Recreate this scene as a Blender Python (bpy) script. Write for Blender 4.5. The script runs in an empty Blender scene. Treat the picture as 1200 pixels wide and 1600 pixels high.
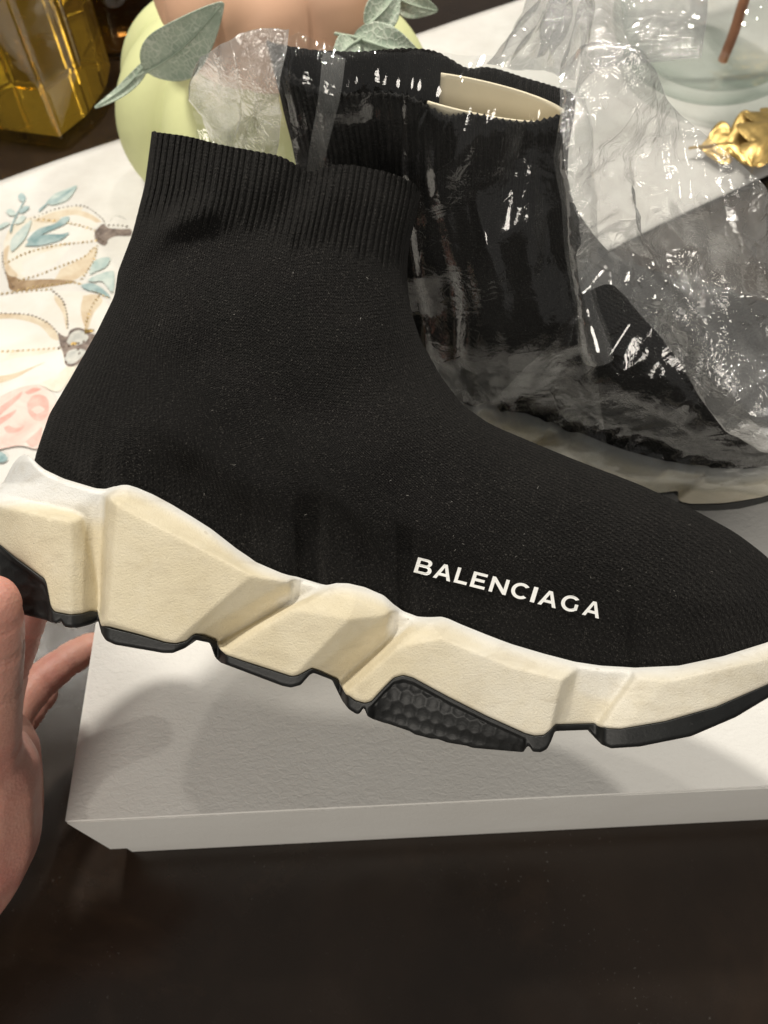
import bpy, bmesh, math, random
import numpy as np
from mathutils import Vector, Matrix, noise
from mathutils.geometry import delaunay_2d_cdt, tessellate_polygon

random.seed(7)
rng = np.random.default_rng(7)
SC = bpy.context.scene
COL = SC.collection

# ------------------------------------------------------------------ camera
F = 1250.0                       # focal length in photograph pixels (1200 x 1600)
PITCH = math.radians(58.0)       # looking down
CAMZ = 0.505                     # above the table top
CAM = Vector((0, 0, CAMZ))
FWD = Vector((0, math.cos(PITCH), -math.sin(PITCH)))
UP = Vector((0, math.sin(PITCH), math.cos(PITCH)))
RIGHT = Vector((1, 0, 0))
cd = bpy.data.cameras.new('camera')
cam = bpy.data.objects.new('camera', cd)
COL.objects.link(cam)
cam.location = CAM
cam.rotation_euler = (math.pi / 2 - PITCH, 0, 0)
cd.sensor_fit = 'VERTICAL'
cd.sensor_height = 32.0
cd.lens = F / 1600.0 * 32.0
cd.clip_start = 0.01
cd.clip_end = 50
cd.dof.use_dof = True
cd.dof.focus_distance = 0.285
cd.dof.aperture_fstop = cd.lens / 1.5
SC.camera = cam

# ------------------------------------------------------------------ light
w = bpy.data.worlds.new('World')
SC.world = w
w.use_nodes = True
bg = w.node_tree.nodes['Background']
bg.inputs[0].default_value = (1.0, 0.97, 0.92, 1)
bg.inputs[1].default_value = 0.17


def lamp(name, typ, loc, energy, color, size, aim=None, size_y=None):
    l = bpy.data.lights.new(name, typ)
    l.energy = energy
    l.color = color
    if typ == 'AREA':
        l.shape = 'RECTANGLE' if size_y else 'DISK'
        l.size = size
        if size_y:
            l.size_y = size_y
    else:
        l.shadow_soft_size = size
    o = bpy.data.objects.new(name, l)
    COL.objects.link(o)
    o.location = loc
    if aim is not None:
        o.rotation_euler = (Vector(aim) - Vector(loc)).to_track_quat('-Z', 'Y').to_euler()
    return o


lamp('pendant_bulb', 'POINT', (-0.71, 0.69, CAMZ + 0.62), 6.0, (1.0, 0.94, 0.84), 0.022)
lamp('pendant_bulb', 'POINT', (-0.19, 0.74, CAMZ + 0.60), 38.0, (1.0, 0.94, 0.84), 0.045)
lamp('pendant_bulb', 'POINT', (0.12, 0.98, CAMZ + 0.70), 8.0, (1.0, 0.94, 0.84), 0.03)
lamp('pendant_bulb', 'POINT', (0.68, 0.85, CAMZ + 0.62), 24.0, (1.0, 0.94, 0.84), 0.05)
lamp('room_light', 'AREA', (-0.35, -1.5, CAMZ + 0.75), 20.0, (1.0, 0.93, 0.83), 0.8, (0, 0.3, 0.1))
SC.view_settings.view_transform = 'Standard'
SC.view_settings.look = 'None'
SC.view_settings.exposure = 0.0
SC.view_settings.gamma = 1.0
SC.render.engine = 'CYCLES'
SC.cycles.use_denoising = True
SC.cycles.use_adaptive_sampling = True
SC.cycles.adaptive_threshold = 0.015
SC.cycles.max_bounces = 9
SC.cycles.transparent_max_bounces = 14
SC.cycles.transmission_bounces = 8
SC.cycles.caustics_reflective = False
SC.cycles.caustics_refractive = False
SC.cycles.sample_clamp_indirect = 6.0


# ------------------------------------------------------------------ helpers
def pix(px, py, d):
    """world point seen at photograph pixel (px,py), at optical depth d"""
    return CAM + FWD * d + RIGHT * ((px - 600) * d / F) + UP * ((800 - py) * d / F)


def pixz(px, py, z):
    r = FWD * F + RIGHT * (px - 600) + UP * (800 - py)
    return CAM + r * ((z - CAMZ) / r.z)


def obj(name, verts, faces, mat, parent=None, smooth=True, mw=None):
    me = bpy.data.meshes.new(name)
    me.from_pydata([tuple(v) for v in verts], [], [tuple(int(i) for i in f) for f in faces])
    if smooth:
        me.polygons.foreach_set('use_smooth', [True] * len(me.polygons))
    me.update()
    if mat is not None:
        me.materials.append(mat)
    o = bpy.data.objects.new(name, me)
    COL.objects.link(o)
    if parent is not None:
        o.parent = parent
    if mw is not None:
        o.matrix_world = mw
    return o


def empty(name, loc=(0, 0, 0), mw=None):
    o = bpy.data.objects.new(name, None)
    o.empty_display_size = 0.02
    COL.objects.link(o)
    if mw is not None:
        o.matrix_world = mw
    else:
        o.location = loc
    return o


def tag(o, label=None, cat=None, group=None, kind=None):
    if label:
        o['label'] = label
    if cat:
        o['category'] = cat
    if group:
        o['group'] = group
    if kind:
        o['kind'] = kind
    return o


def flip_out(o):
    bm = bmesh.new()
    bm.from_mesh(o.data)
    bmesh.ops.recalc_face_normals(bm, faces=bm.faces)
    bm.to_mesh(o.data)
    bm.free()


def bevel(o, wd, seg=2, ang=35):
    m = o.modifiers.new('bevel', 'BEVEL')
    m.width = wd
    m.segments = seg
    m.limit_method = 'ANGLE'
    m.angle_limit = math.radians(ang)
    return o


def grid_faces(nr, nc, off=0, wrap=False):
    r, c = np.meshgrid(np.arange(nr - 1), np.arange(nc if wrap else nc - 1), indexing='ij')
    a = off + r * nc + c
    c2 = (c + 1) % nc
    b = off + r * nc + c2
    d = off + (r + 1) * nc + c
    e = off + (r + 1) * nc + c2
    return np.stack([a, b, e, d], -1).reshape(-1, 4)


def blur(a, s):
    """separable gaussian blur of a 2-d array"""
    n = max(1, int(s * 3))
    k = np.exp(-0.5 * (np.arange(-n, n + 1) / s) ** 2)
    k /= k.sum()
    for ax in (0, 1):
        p = np.pad(a, [(n, n) if i == ax else (0, 0) for i in (0, 1)], mode='edge')
        a = sum(k[i] * np.take(p, np.arange(i, i + a.shape[ax]), axis=ax) for i in range(2 * n + 1))
    return a


def blur1(a, s):
    return blur(np.asarray(a, float)[None, :].repeat(1, 0), s)[0] if s > 0 else a


def sample(g, x0, y0, st, X, Y):
    fx = np.clip((X - x0) / st, 0, g.shape[1] - 1.001)
    fy = np.clip((Y - y0) / st, 0, g.shape[0] - 1.001)
    i = fx.astype(int)
    j = fy.astype(int)
    u = fx - i
    v = fy - j
    return (g[j, i] * (1 - u) * (1 - v) + g[j, i + 1] * u * (1 - v) + g[j + 1, i] * (1 - u) * v + g[j + 1, i + 1] * u * v)


def seg_dist(X, Y, pts):
    best = np.full(X.shape, 1e9)
    for (ax, ay), (bx, by) in zip(pts[:-1], pts[1:]):
        dx, dy = bx - ax, by - ay
        t = np.clip(((X - ax) * dx + (Y - ay) * dy) / (dx * dx + dy * dy + 1e-9), 0, 1)
        best = np.minimum(best, np.hypot(X - ax - t * dx, Y - ay - t * dy))
    return best


def smooth(e0, e1, x):
    t = np.clip((np.asarray(x, float) - e0) / (e1 - e0), 0, 1)
    return t * t * (3 - 2 * t)


def spline(pts, n):
    """Catmull-Rom through points (any dimension), n samples"""
    P = np.array(pts, float)
    P = np.vstack([2 * P[0] - P[1], P, 2 * P[-1] - P[-2]])
    m = len(P) - 3
    out = []
    for t in np.linspace(0, m - 1e-6, n):
        i = int(t)
        f = t - i
        p0, p1, p2, p3 = P[i:i + 4]
        out.append(0.5 * (2 * p1 + (p2 - p0) * f + (2 * p0 - 5 * p1 + 4 * p2 - p3) * f * f + (3 * p1 - p0 - 3 * p2 + p3) * f ** 3))
    return np.array(out)


def resample(pts, n):
    P = np.array(pts, float)
    d = np.r_[0, np.cumsum(np.linalg.norm(np.diff(P, axis=0), axis=1))]
    t = np.linspace(0, d[-1], n)
    return np.stack([np.interp(t, d, P[:, k]) for k in range(P.shape[1])], -1)


# ------------------------------------------------------------------ materials
class NT:
    def __init__(s, name):
        s.m = bpy.data.materials.new(name)
        s.m.use_nodes = True
        s.t = s.m.node_tree
        s.b = s.t.nodes['Principled BSDF']
        s.out = s.t.nodes['Material Output']

    def n(s, typ, **kw):
        nd = s.t.nodes.new(typ)
        for k, v in kw.items():
            if k in nd.inputs.keys():
                nd.inputs[k].default_value = v
            else:
                setattr(nd, k, v)
        return nd

    def l(s, a, b):
        s.t.links.new(a, b)

    def ramp(s, src, stops):
        r = s.n('ShaderNodeValToRGB')
        el = r.color_ramp.elements
        while len(el) < len(stops):
            el.new(0.5)
        for e, (p, c) in zip(el, stops):
            e.position = p
            e.color = (c, c, c, 1) if isinstance(c, (int, float)) else (*c, 1)
        s.l(src, r.inputs[0])
        return r.outputs[0]

    def math(s, op, a, b=None):
        m = s.n('ShaderNodeMath', operation=op)
        for i, v in enumerate((a, b)):
            if v is None:
                continue
            if isinstance(v, (int, float)):
                m.inputs[i].default_value = v
            else:
                s.l(v, m.inputs[i])
        return m.outputs[0]

    def mix(s, fac, a, b, mode='MIX'):
        m = s.n('ShaderNodeMix', data_type='RGBA', blend_type=mode)
        for sock, v in ((m.inputs[0], fac), (m.inputs[6], a), (m.inputs[7], b)):
            if isinstance(v, (int, float)):
                sock.default_value = v
            elif isinstance(v, tuple):
                sock.default_value = (*v, 1)
            else:
                s.l(v, sock)
        return m.outputs[2]

    def noise(s, scale, detail=4, rough=0.55, coord='Object', dist=0.0, vec=None):
        nd = s.n('ShaderNodeTexNoise')
        nd.inputs['Scale'].default_value = scale
        nd.inputs['Detail'].default_value = detail
        nd.inputs['Roughness'].default_value = rough
        nd.inputs['Distortion'].default_value = dist
        s.l(vec if vec is not None else s.co(coord), nd.inputs['Vector'])
        return nd.outputs[0]

    def co(s, c):
        if not hasattr(s, '_tc'):
            s._tc = s.n('ShaderNodeTexCoord')
        return s._tc.outputs[c]

    def mapped(s, scale, coord='Object', rot=(0, 0, 0)):
        m = s.n('ShaderNodeMapping')
        m.inputs['Scale'].default_value = scale
        m.inputs['Rotation'].default_value = rot
        s.l(s.co(coord), m.inputs[0])
        return m.outputs[0]

    def bump(s, h, strength, dist, prev=None):
        b = s.n('ShaderNodeBump')
        b.inputs['Strength'].default_value = strength
        b.inputs['Distance'].default_value = dist
        s.l(h, b.inputs['Height'])
        if prev is not None:
            s.l(prev, b.inputs['Normal'])
        return b.outputs[0]

    def set(s, **kw):
        for k, v in kw.items():
            k = k.replace('_', ' ')
            sock = s.b.inputs[k]
            if isinstance(v, (int, float)):
                sock.default_value = v
            elif isinstance(v, tuple):
                sock.default_value = (*v, 1) if len(v) == 3 and sock.type == 'RGBA' else v
            else:
                s.l(v, sock)
        return s


def m_knit():
    s = NT('black_knit')
    uv = s.co('UV')
    sep = s.n('ShaderNodeSeparateXYZ')
    s.l(uv, sep.inputs[0])
    # V shaped stitches: columns (wales) with slanted legs
    fu = s.math('MULTIPLY', sep.outputs[0], 2 * math.pi)
    fv = s.math('MULTIPLY', sep.outputs[1], 2 * math.pi)
    wale = s.math('COSINE', fu)
    sl = s.math('SINE', s.math('ADD', fv, s.math('MULTIPLY', s.math('ABSOLUTE', s.math('SINE', s.math('MULTIPLY', fu, 0.5))), 3.0)))
    st = s.math('ADD', s.math('MULTIPLY', wale, 0.55), s.math('MULTIPLY', sl, 0.45))
    nz = s.noise(900, 3, 0.6)
    h = s.math('ADD', s.math('MULTIPLY', st, 0.36), s.math('MULTIPLY', nz, 2.0))
    fz = s.noise(1700, 2, 0.7)
    speck = s.ramp(fz, [(0.58, 0.0), (0.74, 1.0)])
    big = s.noise(38, 4, 0.6)
    tone = s.mix(s.ramp(big, [(0.3, 0.0), (0.7, 1.0)]), (0.0036, 0.0034, 0.0033), (0.0075, 0.0071, 0.0067))
    tone = s.mix(s.ramp(st, [(0.35, 0.0), (0.75, 0.45)]), tone, (0.0125, 0.0118, 0.0108))
    tone = s.mix(s.math('MULTIPLY', speck, 0.60), tone, (0.105, 0.098, 0.088))
    s.set(Base_Color=tone, Roughness=0.92, Normal=s.bump(h, 0.95, 0.0008))
    s.b.inputs['Specular IOR Level'].default_value = 0.15
    s.b.inputs['Sheen Weight'].default_value = 0.03
    s.b.inputs['Sheen Roughness'].default_value = 0.45
    s.b.inputs['Sheen Tint'].default_value = (0.75, 0.72, 0.68, 1)
    return s.m


def m_foam():
    s = NT('aged_foam')
    at = s.n('ShaderNodeAttribute', attribute_name='aged')
    n1 = s.noise(45, 5, 0.6)
    n2 = s.noise(160, 4, 0.7)
    cream = s.mix(s.ramp(n1, [(0.3, 0.0), (0.7, 1.0)]), (0.585, 0.512, 0.355), (0.685, 0.615, 0.455))
    white = s.mix(s.ramp(n1, [(0.3, 0.0), (0.7, 1.0)]), (0.68, 0.68, 0.66), (0.76, 0.755, 0.73))
    f = s.math('ADD', at.outputs['Fac'], s.math('MULTIPLY', s.math('SUBTRACT', n2, 0.5), 0.35))
    c = s.mix(f, white, cream)
    grime = s.math('MULTIPLY', s.ramp(s.noise(70, 6, 0.7, dist=0.6), [(0.56, 0.0), (0.80, 1.0)]), 0.28)
    c = s.mix(grime, c, (0.40, 0.32, 0.20))
    streak = s.noise(1.0, 5, 0.7, vec=s.mapped((55, 190, 90), rot=(0, 0, 0.5)), dist=0.7)
    c = s.mix(s.math('MULTIPLY', s.ramp(streak, [(0.52, 0.0), (0.74, 1.0)]), 0.30), c, (0.36, 0.30, 0.21))
    geo = s.n('ShaderNodeNewGeometry')
    c = s.mix(s.math('MULTIPLY', s.ramp(geo.outputs['Pointiness'], [(0.515, 0.0), (0.56, 1.0)]), s.ramp(n2, [(0.4, 0.0), (0.65, 0.45)])), c, (0.38, 0.32, 0.23))
    sp = s.n('ShaderNodeTexVoronoi')
    sp.inputs['Scale'].default_value = 95
    s.l(s.co('Object'), sp.inputs['Vector'])
    dot = s.ramp(sp.outputs['Distance'], [(0.018, 1.0), (0.03, 0.0)])
    dot = s.math('MULTIPLY', dot, s.ramp(n1, [(0.5, 0.0), (0.56, 0.8)]))
    c = s.mix(dot, c, (0.16, 0.12, 0.08))
    fine = s.noise(1500, 3, 0.6)
    h = s.math('ADD', s.math('MULTIPLY', fine, 0.9), s.math('MULTIPLY', n2, 0.35))
    s.set(Base_Color=c, Roughness=0.62, Normal=s.bump(h, 0.50, 0.0006))
    s.b.inputs['Specular IOR Level'].default_value = 0.4
    return s.m


def m_rubber():
    s = NT('dark_rubber')
    n = s.noise(120, 4, 0.6)
    c = s.mix(s.ramp(n, [(0.35, 0.0), (0.7, 1.0)]), (0.005, 0.0056, 0.0056), (0.012, 0.013, 0.013))
    c = s.mix(s.ramp(s.noise(600, 3), [(0.66, 0.0), (0.80, 0.3)]), c, (0.10, 0.10, 0.095))
    s.set(Base_Color=c, Roughness=0.52, Normal=s.bump(s.noise(900, 3), 0.25, 0.0005))
    return s.m


def m_simple(name, col, rough=0.6, var=0.12, scale=60, bump=0.1, bscale=300, metallic=0.0, spec=0.5, dist=0.0005):
    s = NT(name)
    n = s.noise(scale, 5, 0.6)
    a = tuple(max(0, c * (1 - var)) for c in col)
    b = tuple(min(1, c * (1 + var)) for c in col)
    s.set(Base_Color=s.mix(s.ramp(n, [(0.3, 0.0), (0.7, 1.0)]), a, b), Roughness=rough,
          Normal=s.bump(s.noise(bscale, 4), bump, dist))
    s.b.inputs['Metallic'].default_value = metallic
    s.b.inputs['Specular IOR Level'].default_value = spec
    return s.m


def m_paperbox():
    s = NT('white_textured_paper')
    n = s.noise(14, 4)
    c = s.mix(s.ramp(n, [(0.3, 0.0), (0.75, 1.0)]), (0.70, 0.685, 0.65), (0.76, 0.75, 0.72))
    c = s.mix(s.ramp(s.noise(300, 3), [(0.70, 0.0), (0.85, 0.25)]), c, (0.5, 0.47, 0.42))
    w1 = s.noise(1.0, 5, 0.6, vec=s.mapped((260, 420, 300)), dist=0.8)
    s.set(Base_Color=c, Roughness=0.55, Normal=s.bump(w1, 0.45, 0.0009))
    return s.m


def m_table():
    s = NT('dark_grained_table')
    n = s.noise(5, 5, 0.6)
    c = s.mix(s.ramp(n, [(0.35, 0.0), (0.7, 1.0)]), (0.016, 0.0108, 0.0076), (0.034, 0.0220, 0.0145))
    dust = s.ramp(s.noise(520, 2, 0.5), [(0.68, 0.0), (0.74, 0.7)])
    dm = s.ramp(s.noise(9, 3, 0.6), [(0.50, 0.0), (0.66, 1.0)])
    c = s.mix(s.math('MULTIPLY', s.math('MULTIPLY', dust, dm), 0.75), c, (0.30, 0.29, 0.27))
    sm = s.ramp(s.noise(3.2, 6, 0.75, dist=1.2), [(0.52, 0.0), (0.8, 1.0)])
    c = s.mix(s.math('MULTIPLY', sm, 0.42), c, (0.075, 0.045, 0.027))
    grain = s.noise(900, 3, 0.6)
    rg = s.ramp(s.noise(30, 4), [(0.3, 0.16), (0.7, 0.30)])
    s.set(Base_Color=c, Roughness=rg, Normal=s.bump(grain, 0.40, 0.00013))
    s.b.inputs['Specular IOR Level'].default_value = 0.5
    return s.m


def m_cloth():
    s = NT('white_runner_cloth')
    w1 = s.noise(1.0, 3, 0.6, vec=s.mapped((60, 900, 60), rot=(0, 0, -0.57)))
    w2 = s.noise(1.0, 3, 0.6, vec=s.mapped((900, 60, 60), rot=(0, 0, -0.57)))
    h = s.math('ADD', w1, w2)
    n = s.noise(25, 5, 0.65)
    c = s.mix(s.ramp(n, [(0.3, 0.0), (0.7, 1.0)]), (0.70, 0.675, 0.635), (0.80, 0.785, 0.75))
    c = s.mix(s.math('MULTIPLY', s.ramp(w1, [(0.55, 0.0), (0.75, 1.0)]), 0.25), c, (0.55, 0.55, 0.55))
    s.set(Base_Color=c, Roughness=0.85, Normal=s.bump(h, 0.5, 0.0006))
    s.b.inputs['Specular IOR Level'].default_value = 0.2
    return s.m


def m_wash(name, a, b, scale=60, p=(0.35, 0.65)):
    """water-colour print"""
    s = NT(name)
    n = s.noise(scale, 5, 0.6, dist=0.5)
    c = s.mix(s.ramp(n, [(p[0], 0.0), (p[1], 1.0)]), a, b)
    g = s.noise(700, 3)
    s.set(Base_Color=c, Roughness=0.85, Normal=s.bump(g, 0.35, 0.0005))
    s.b.inputs['Specular IOR Level'].default_value = 0.2
    return s.m


def m_film(name, milk, rough, tint=(0.96, 0.97, 0.97), crinkle=0.5, cscale=160, dens=1.5, cap=0.3):
    s = NT(name)
    s.t.nodes.remove(s.b)
    nz = s.noise(cscale, 4, 0.55, dist=0.8)
    nz2 = s.noise(cscale * 3.2, 3, 0.55, dist=0.4)
    rid = s.math('ABSOLUTE', s.math('SUBTRACT', nz, 0.5))
    h = s.math('ADD', s.math('MULTIPLY', rid, 2.0), s.math('MULTIPLY', nz2, 0.30 if milk > 0.2 else 0.06))
    where = s.ramp(s.noise(26, 3, 0.5), [(0.42, 0.10), (0.60, 1.0)])
    h = s.math('MULTIPLY', h, where)
    for sc_, amt in ((34, 0.16), (85, 0.09)):
        vo = s.n('ShaderNodeTexVoronoi', feature='DISTANCE_TO_EDGE')
        vo.inputs['Scale'].default_value = sc_
        s.l(s.mapped((0.45, 1.0, 0.6), rot=(0.3, 0.2, 0.6 + sc_)), vo.inputs['Vector'])
        gate = s.ramp(s.noise(18, 2, 0.5), [(0.42, 0.05), (0.56, 1.0)])
        h = s.math('ADD', h, s.math('MULTIPLY', s.math('MULTIPLY', s.ramp(vo.outputs['Distance'], [(0.0, 1.0), (0.03, 0.2), (0.2, 0.0)]), gate), amt * 1.9))
    nb = s.bump(h, crinkle, 0.0022)
    tr = s.n('ShaderNodeBsdfTransparent')
    tr.inputs[0].default_value = (*tint, 1)
    gl = s.n('ShaderNodeBsdfGlossy')
    gl.inputs['Roughness'].default_value = rough
    gl.inputs['Color'].default_value = (1, 1, 1, 1)
    s.l(nb, gl.inputs['Normal'])
    lw = s.n('ShaderNodeLayerWeight')
    lw.inputs[0].default_value = 0.5
    s.l(nb, lw.inputs['Normal'])
    fres = s.math('ADD', s.math('MULTIPLY', s.math('POWER', lw.outputs['Facing'], 4.0), 0.9), 0.055)
    df = s.n('ShaderNodeBsdfDiffuse')
    df.inputs['Color'].default_value = (0.86, 0.86, 0.84, 1)
    s.l(nb, df.inputs['Normal'])
    tl = s.n('ShaderNodeBsdfTranslucent')
    tl.inputs['Color'].default_value = (0.86, 0.86, 0.84, 1)
    dm = s.n('ShaderNodeMixShader')
    dm.inputs[0].default_value = 0.45
    s.l(df.outputs[0], dm.inputs[1])
    s.l(tl.outputs[0], dm.inputs[2])
    m1 = s.n('ShaderNodeMixShader')
    patch = s.ramp(s.noise(22, 4, 0.6), [(0.3, milk * 0.45), (0.7, min(1.0, milk * 1.5))])
    s.l(patch, m1.inputs[0])
    s.l(tr.outputs[0], m1.inputs[1])
    s.l(dm.outputs[0], m1.inputs[2])
    m2 = s.n('ShaderNodeMixShader')
    s.l(s.math('MINIMUM', s.math('MULTIPLY', fres, dens), cap), m2.inputs[0])
    s.l(m1.outputs[0], m2.inputs[1])
    s.l(gl.outputs[0], m2.inputs[2])
    s.l(m2.outputs[0], s.out.inputs[0])
    return s.m


def m_glass(name, col, rough=0.0, ior=1.45, tw=1.0):
    s = NT(name)
    s.set(Base_Color=col, Roughness=rough)
    s.b.inputs['Transmission Weight'].default_value = tw
    s.b.inputs['IOR'].default_value = ior
    s.l(s.bump(s.noise(30, 2), 0.05, 0.001), s.b.inputs['Normal'])
    return s.m


def m_thin(name, clear=(0.975, 0.985, 0.98), rim=(0.72, 0.79, 0.75)):
    s = NT(name)
    s.t.nodes.remove(s.b)
    nb = s.bump(s.noise(26, 2), 0.15, 0.003)
    lw = s.n('ShaderNodeLayerWeight')
    lw.inputs[0].default_value = 0.5
    s.l(nb, lw.inputs['Normal'])
    tint = s.mix(s.ramp(lw.outputs['Facing'], [(0.35, 0.0), (0.95, 1.0)]), clear, rim)
    tr = s.n('ShaderNodeBsdfTransparent')
    s.l(tint, tr.inputs[0])
    gl = s.n('ShaderNodeBsdfGlossy')
    gl.inputs['Roughness'].default_value = 0.02
    s.l(nb, gl.inputs['Normal'])
    fres = s.math('ADD', s.math('MULTIPLY', s.math('POWER', lw.outputs['Facing'], 5.0), 0.85), 0.07)
    mx = s.n('ShaderNodeMixShader')
    s.l(fres, mx.inputs[0])
    s.l(tr.outputs[0], mx.inputs[1])
    s.l(gl.outputs[0], mx.inputs[2])
    s.l(mx.outputs[0], s.out.inputs[0])
    return s.m


def m_skin():
    s = NT('skin')
    n = s.noise(90, 5, 0.65)
    n2 = s.noise(28, 3, 0.6)
    c = s.mix(s.ramp(n2, [(0.35, 0.0), (0.7, 1.0)]), (0.57, 0.30, 0.235), (0.50, 0.215, 0.175))
    c = s.mix(s.math('MULTIPLY', s.ramp(n, [(0.45, 0.0), (0.75, 1.0)]), 0.4), c, (0.61, 0.36, 0.285))
    v = s.n('ShaderNodeTexVoronoi')
    v.inputs['Scale'].default_value = 700
    s.l(s.co('Object'), v.inputs['Vector'])
    cr = s.noise(1.0, 3, 0.6, vec=s.mapped((300, 90, 300)))
    h = s.math('ADD', v.outputs['Distance'], s.math('MULTIPLY', cr, 1.2))
    s.set(Base_Color=c, Roughness=0.50, Normal=s.bump(h, 0.26, 0.0005))
    s.b.inputs['Subsurface Weight'].default_value = 0.35
    s.b.inputs['Subsurface Radius'].default_value = (0.006, 0.0025, 0.0015)
    s.b.inputs['Subsurface Scale'].default_value = 1.0
    s.b.inputs['Specular IOR Level'].default_value = 0.4
    return s.m


def m_leaf():
    s = NT('sage_leaf')
    uv = s.co('UV')
    v = s.n('ShaderNodeTexVoronoi', feature='DISTANCE_TO_EDGE')
    v.inputs['Scale'].default_value = 9
    mp = s.n('ShaderNodeMapping')
    mp.inputs['Scale'].default_value = (1.3, 1.0, 1)
    s.l(uv, mp.inputs[0])
    s.l(mp.outputs[0], v.inputs['Vector'])
    vein = s.ramp(v.outputs['Distance'], [(0.03, 1.0), (0.13, 0.0)])
    vein = s.math('MULTIPLY', vein, s.ramp(s.noise(60, 3), [(0.33, 0.1), (0.5, 1.0)]))
    c = s.mix(s.ramp(s.noise(70, 4), [(0.3, 0.0), (0.7, 1.0)]), (0.27, 0.34, 0.26), (0.39, 0.46, 0.36))
    c = s.mix(s.math('MULTIPLY', vein, 0.42), c, (0.76, 0.79, 0.68))
    s.set(Base_Color=c, Roughness=0.6, Normal=s.bump(vein, 0.5, 0.0008))
    return s.m


M = dict(lint=m_simple('pale_lint', (0.26, 0.25, 0.23), 0.8, 0.1, 200), knit=m_knit(), foam=m_foam(), rubber=m_rubber(),
         logo=m_simple('white_print', (0.86, 0.86, 0.84), 0.5, 0.03, 200, 0.1, 900),
         box=m_paperbox(), table=m_table(), cloth=m_cloth(),
         film=m_film('clear_film', 0.010, 0.075, crinkle=0.26, cscale=90, dens=1.25, cap=0.12),
         milk=m_film('crumpled_film', 0.30, 0.075, crinkle=0.75, cscale=150, dens=3.0, cap=0.55),
         fold=m_film('folded_film', 0.10, 0.08, crinkle=0.15, cscale=90, dens=1.6),
         tape=m_film('tape_film', 0.15, 0.14, crinkle=0.1, cscale=60, dens=1.8),
         green=m_simple('pale_green_pumpkin', (0.66, 0.69, 0.36), 0.62, 0.05, 22, 0.08, 500),
         peach=m_simple('peach_pumpkin', (0.74, 0.45, 0.30), 0.60, 0.05, 18, 0.08, 500),
         leaf=m_leaf(),
         gold=m_simple('gold_leaf_foil', (0.56, 0.39, 0.14), 0.36, 0.2, 80, 0.3, 160, metallic=0.8, dist=0.001),
         goldthread=m_simple('gold_thread', (0.66, 0.50, 0.26), 0.38, 0.35, 400, 0.2, 900, metallic=0.45),
         browncord=m_simple('brown_thread', (0.16, 0.115, 0.085), 0.6, 0.4, 300, 0.2, 900),
         card=m_simple('cream_card', (0.74, 0.66, 0.49), 0.7, 0.05, 40, 0.1, 500),
         skin=m_skin(),
         nail=m_simple('nail', (0.66, 0.40, 0.33), 0.3, 0.05, 100, 0.05, 400),
         glass=m_thin('clear_glass'),
         bottleglass=m_thin('bottle_glass', (0.98, 0.96, 0.88), (0.80, 0.66, 0.30)),
         liquor=m_glass('amber_liquor', (0.95, 0.60, 0.07), 0.0, 1.36, 0.91),
         darkglass=m_glass('dark_amber_glass', (0.16, 0.07, 0.015), 0.02, 1.45),
         stick=m_simple('cinnamon_stick', (0.36, 0.15, 0.08), 0.7, 0.25, 50, 0.4, 200),
         label=m_simple('bottle_label', (0.66, 0.66, 0.64), 0.6, 0.05, 60),
         labelline=m_simple('label_border', (0.22, 0.23, 0.26), 0.6, 0.05, 60),
         w_cream=m_wash('print_cream', (0.80, 0.77, 0.69), (0.70, 0.60, 0.45), 28, (0.45, 0.75)),
         w_white=m_wash('print_white', (0.82, 0.80, 0.76), (0.76, 0.71, 0.63), 30, (0.4, 0.8)),
         w_tan=m_wash('print_tan', (0.64, 0.51, 0.36), (0.76, 0.68, 0.54), 45),
         w_brown=m_wash('print_brown', (0.26, 0.17, 0.10), (0.46, 0.34, 0.22), 70),
         w_stem=m_wash('print_stem', (0.14, 0.11, 0.10), (0.33, 0.27, 0.235), 150),
         w_teal=m_wash('print_teal', (0.20, 0.32, 0.34), (0.46, 0.57, 0.57), 70),
         w_teal2=m_wash('print_pale_teal', (0.38, 0.50, 0.49), (0.66, 0.72, 0.68), 60),
         w_pink=m_wash('print_pink', (0.74, 0.34, 0.29), (0.80, 0.55, 0.49), 60),
         w_blush=m_wash('print_blush', (0.80, 0.56, 0.50), (0.80, 0.74, 0.68), 40),
         w_grey=m_wash('print_grey', (0.45, 0.46, 0.44), (0.68, 0.67, 0.62), 90),
         )

# ------------------------------------------------------------------ table
bm = bmesh.new()
bmesh.ops.create_grid(bm, x_segments=40, y_segments=40, size=1.6)
me = bpy.data.meshes.new('table_top')
bm.to_mesh(me)
bm.free()
me.materials.append(M['table'])
tt = bpy.data.objects.new('table_top', me)
COL.objects.link(tt)
tt.location = (0, 0.55, 0)
tag(tt, 'dark brown table top with fine grain, dust and scratches', kind='structure')

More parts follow.
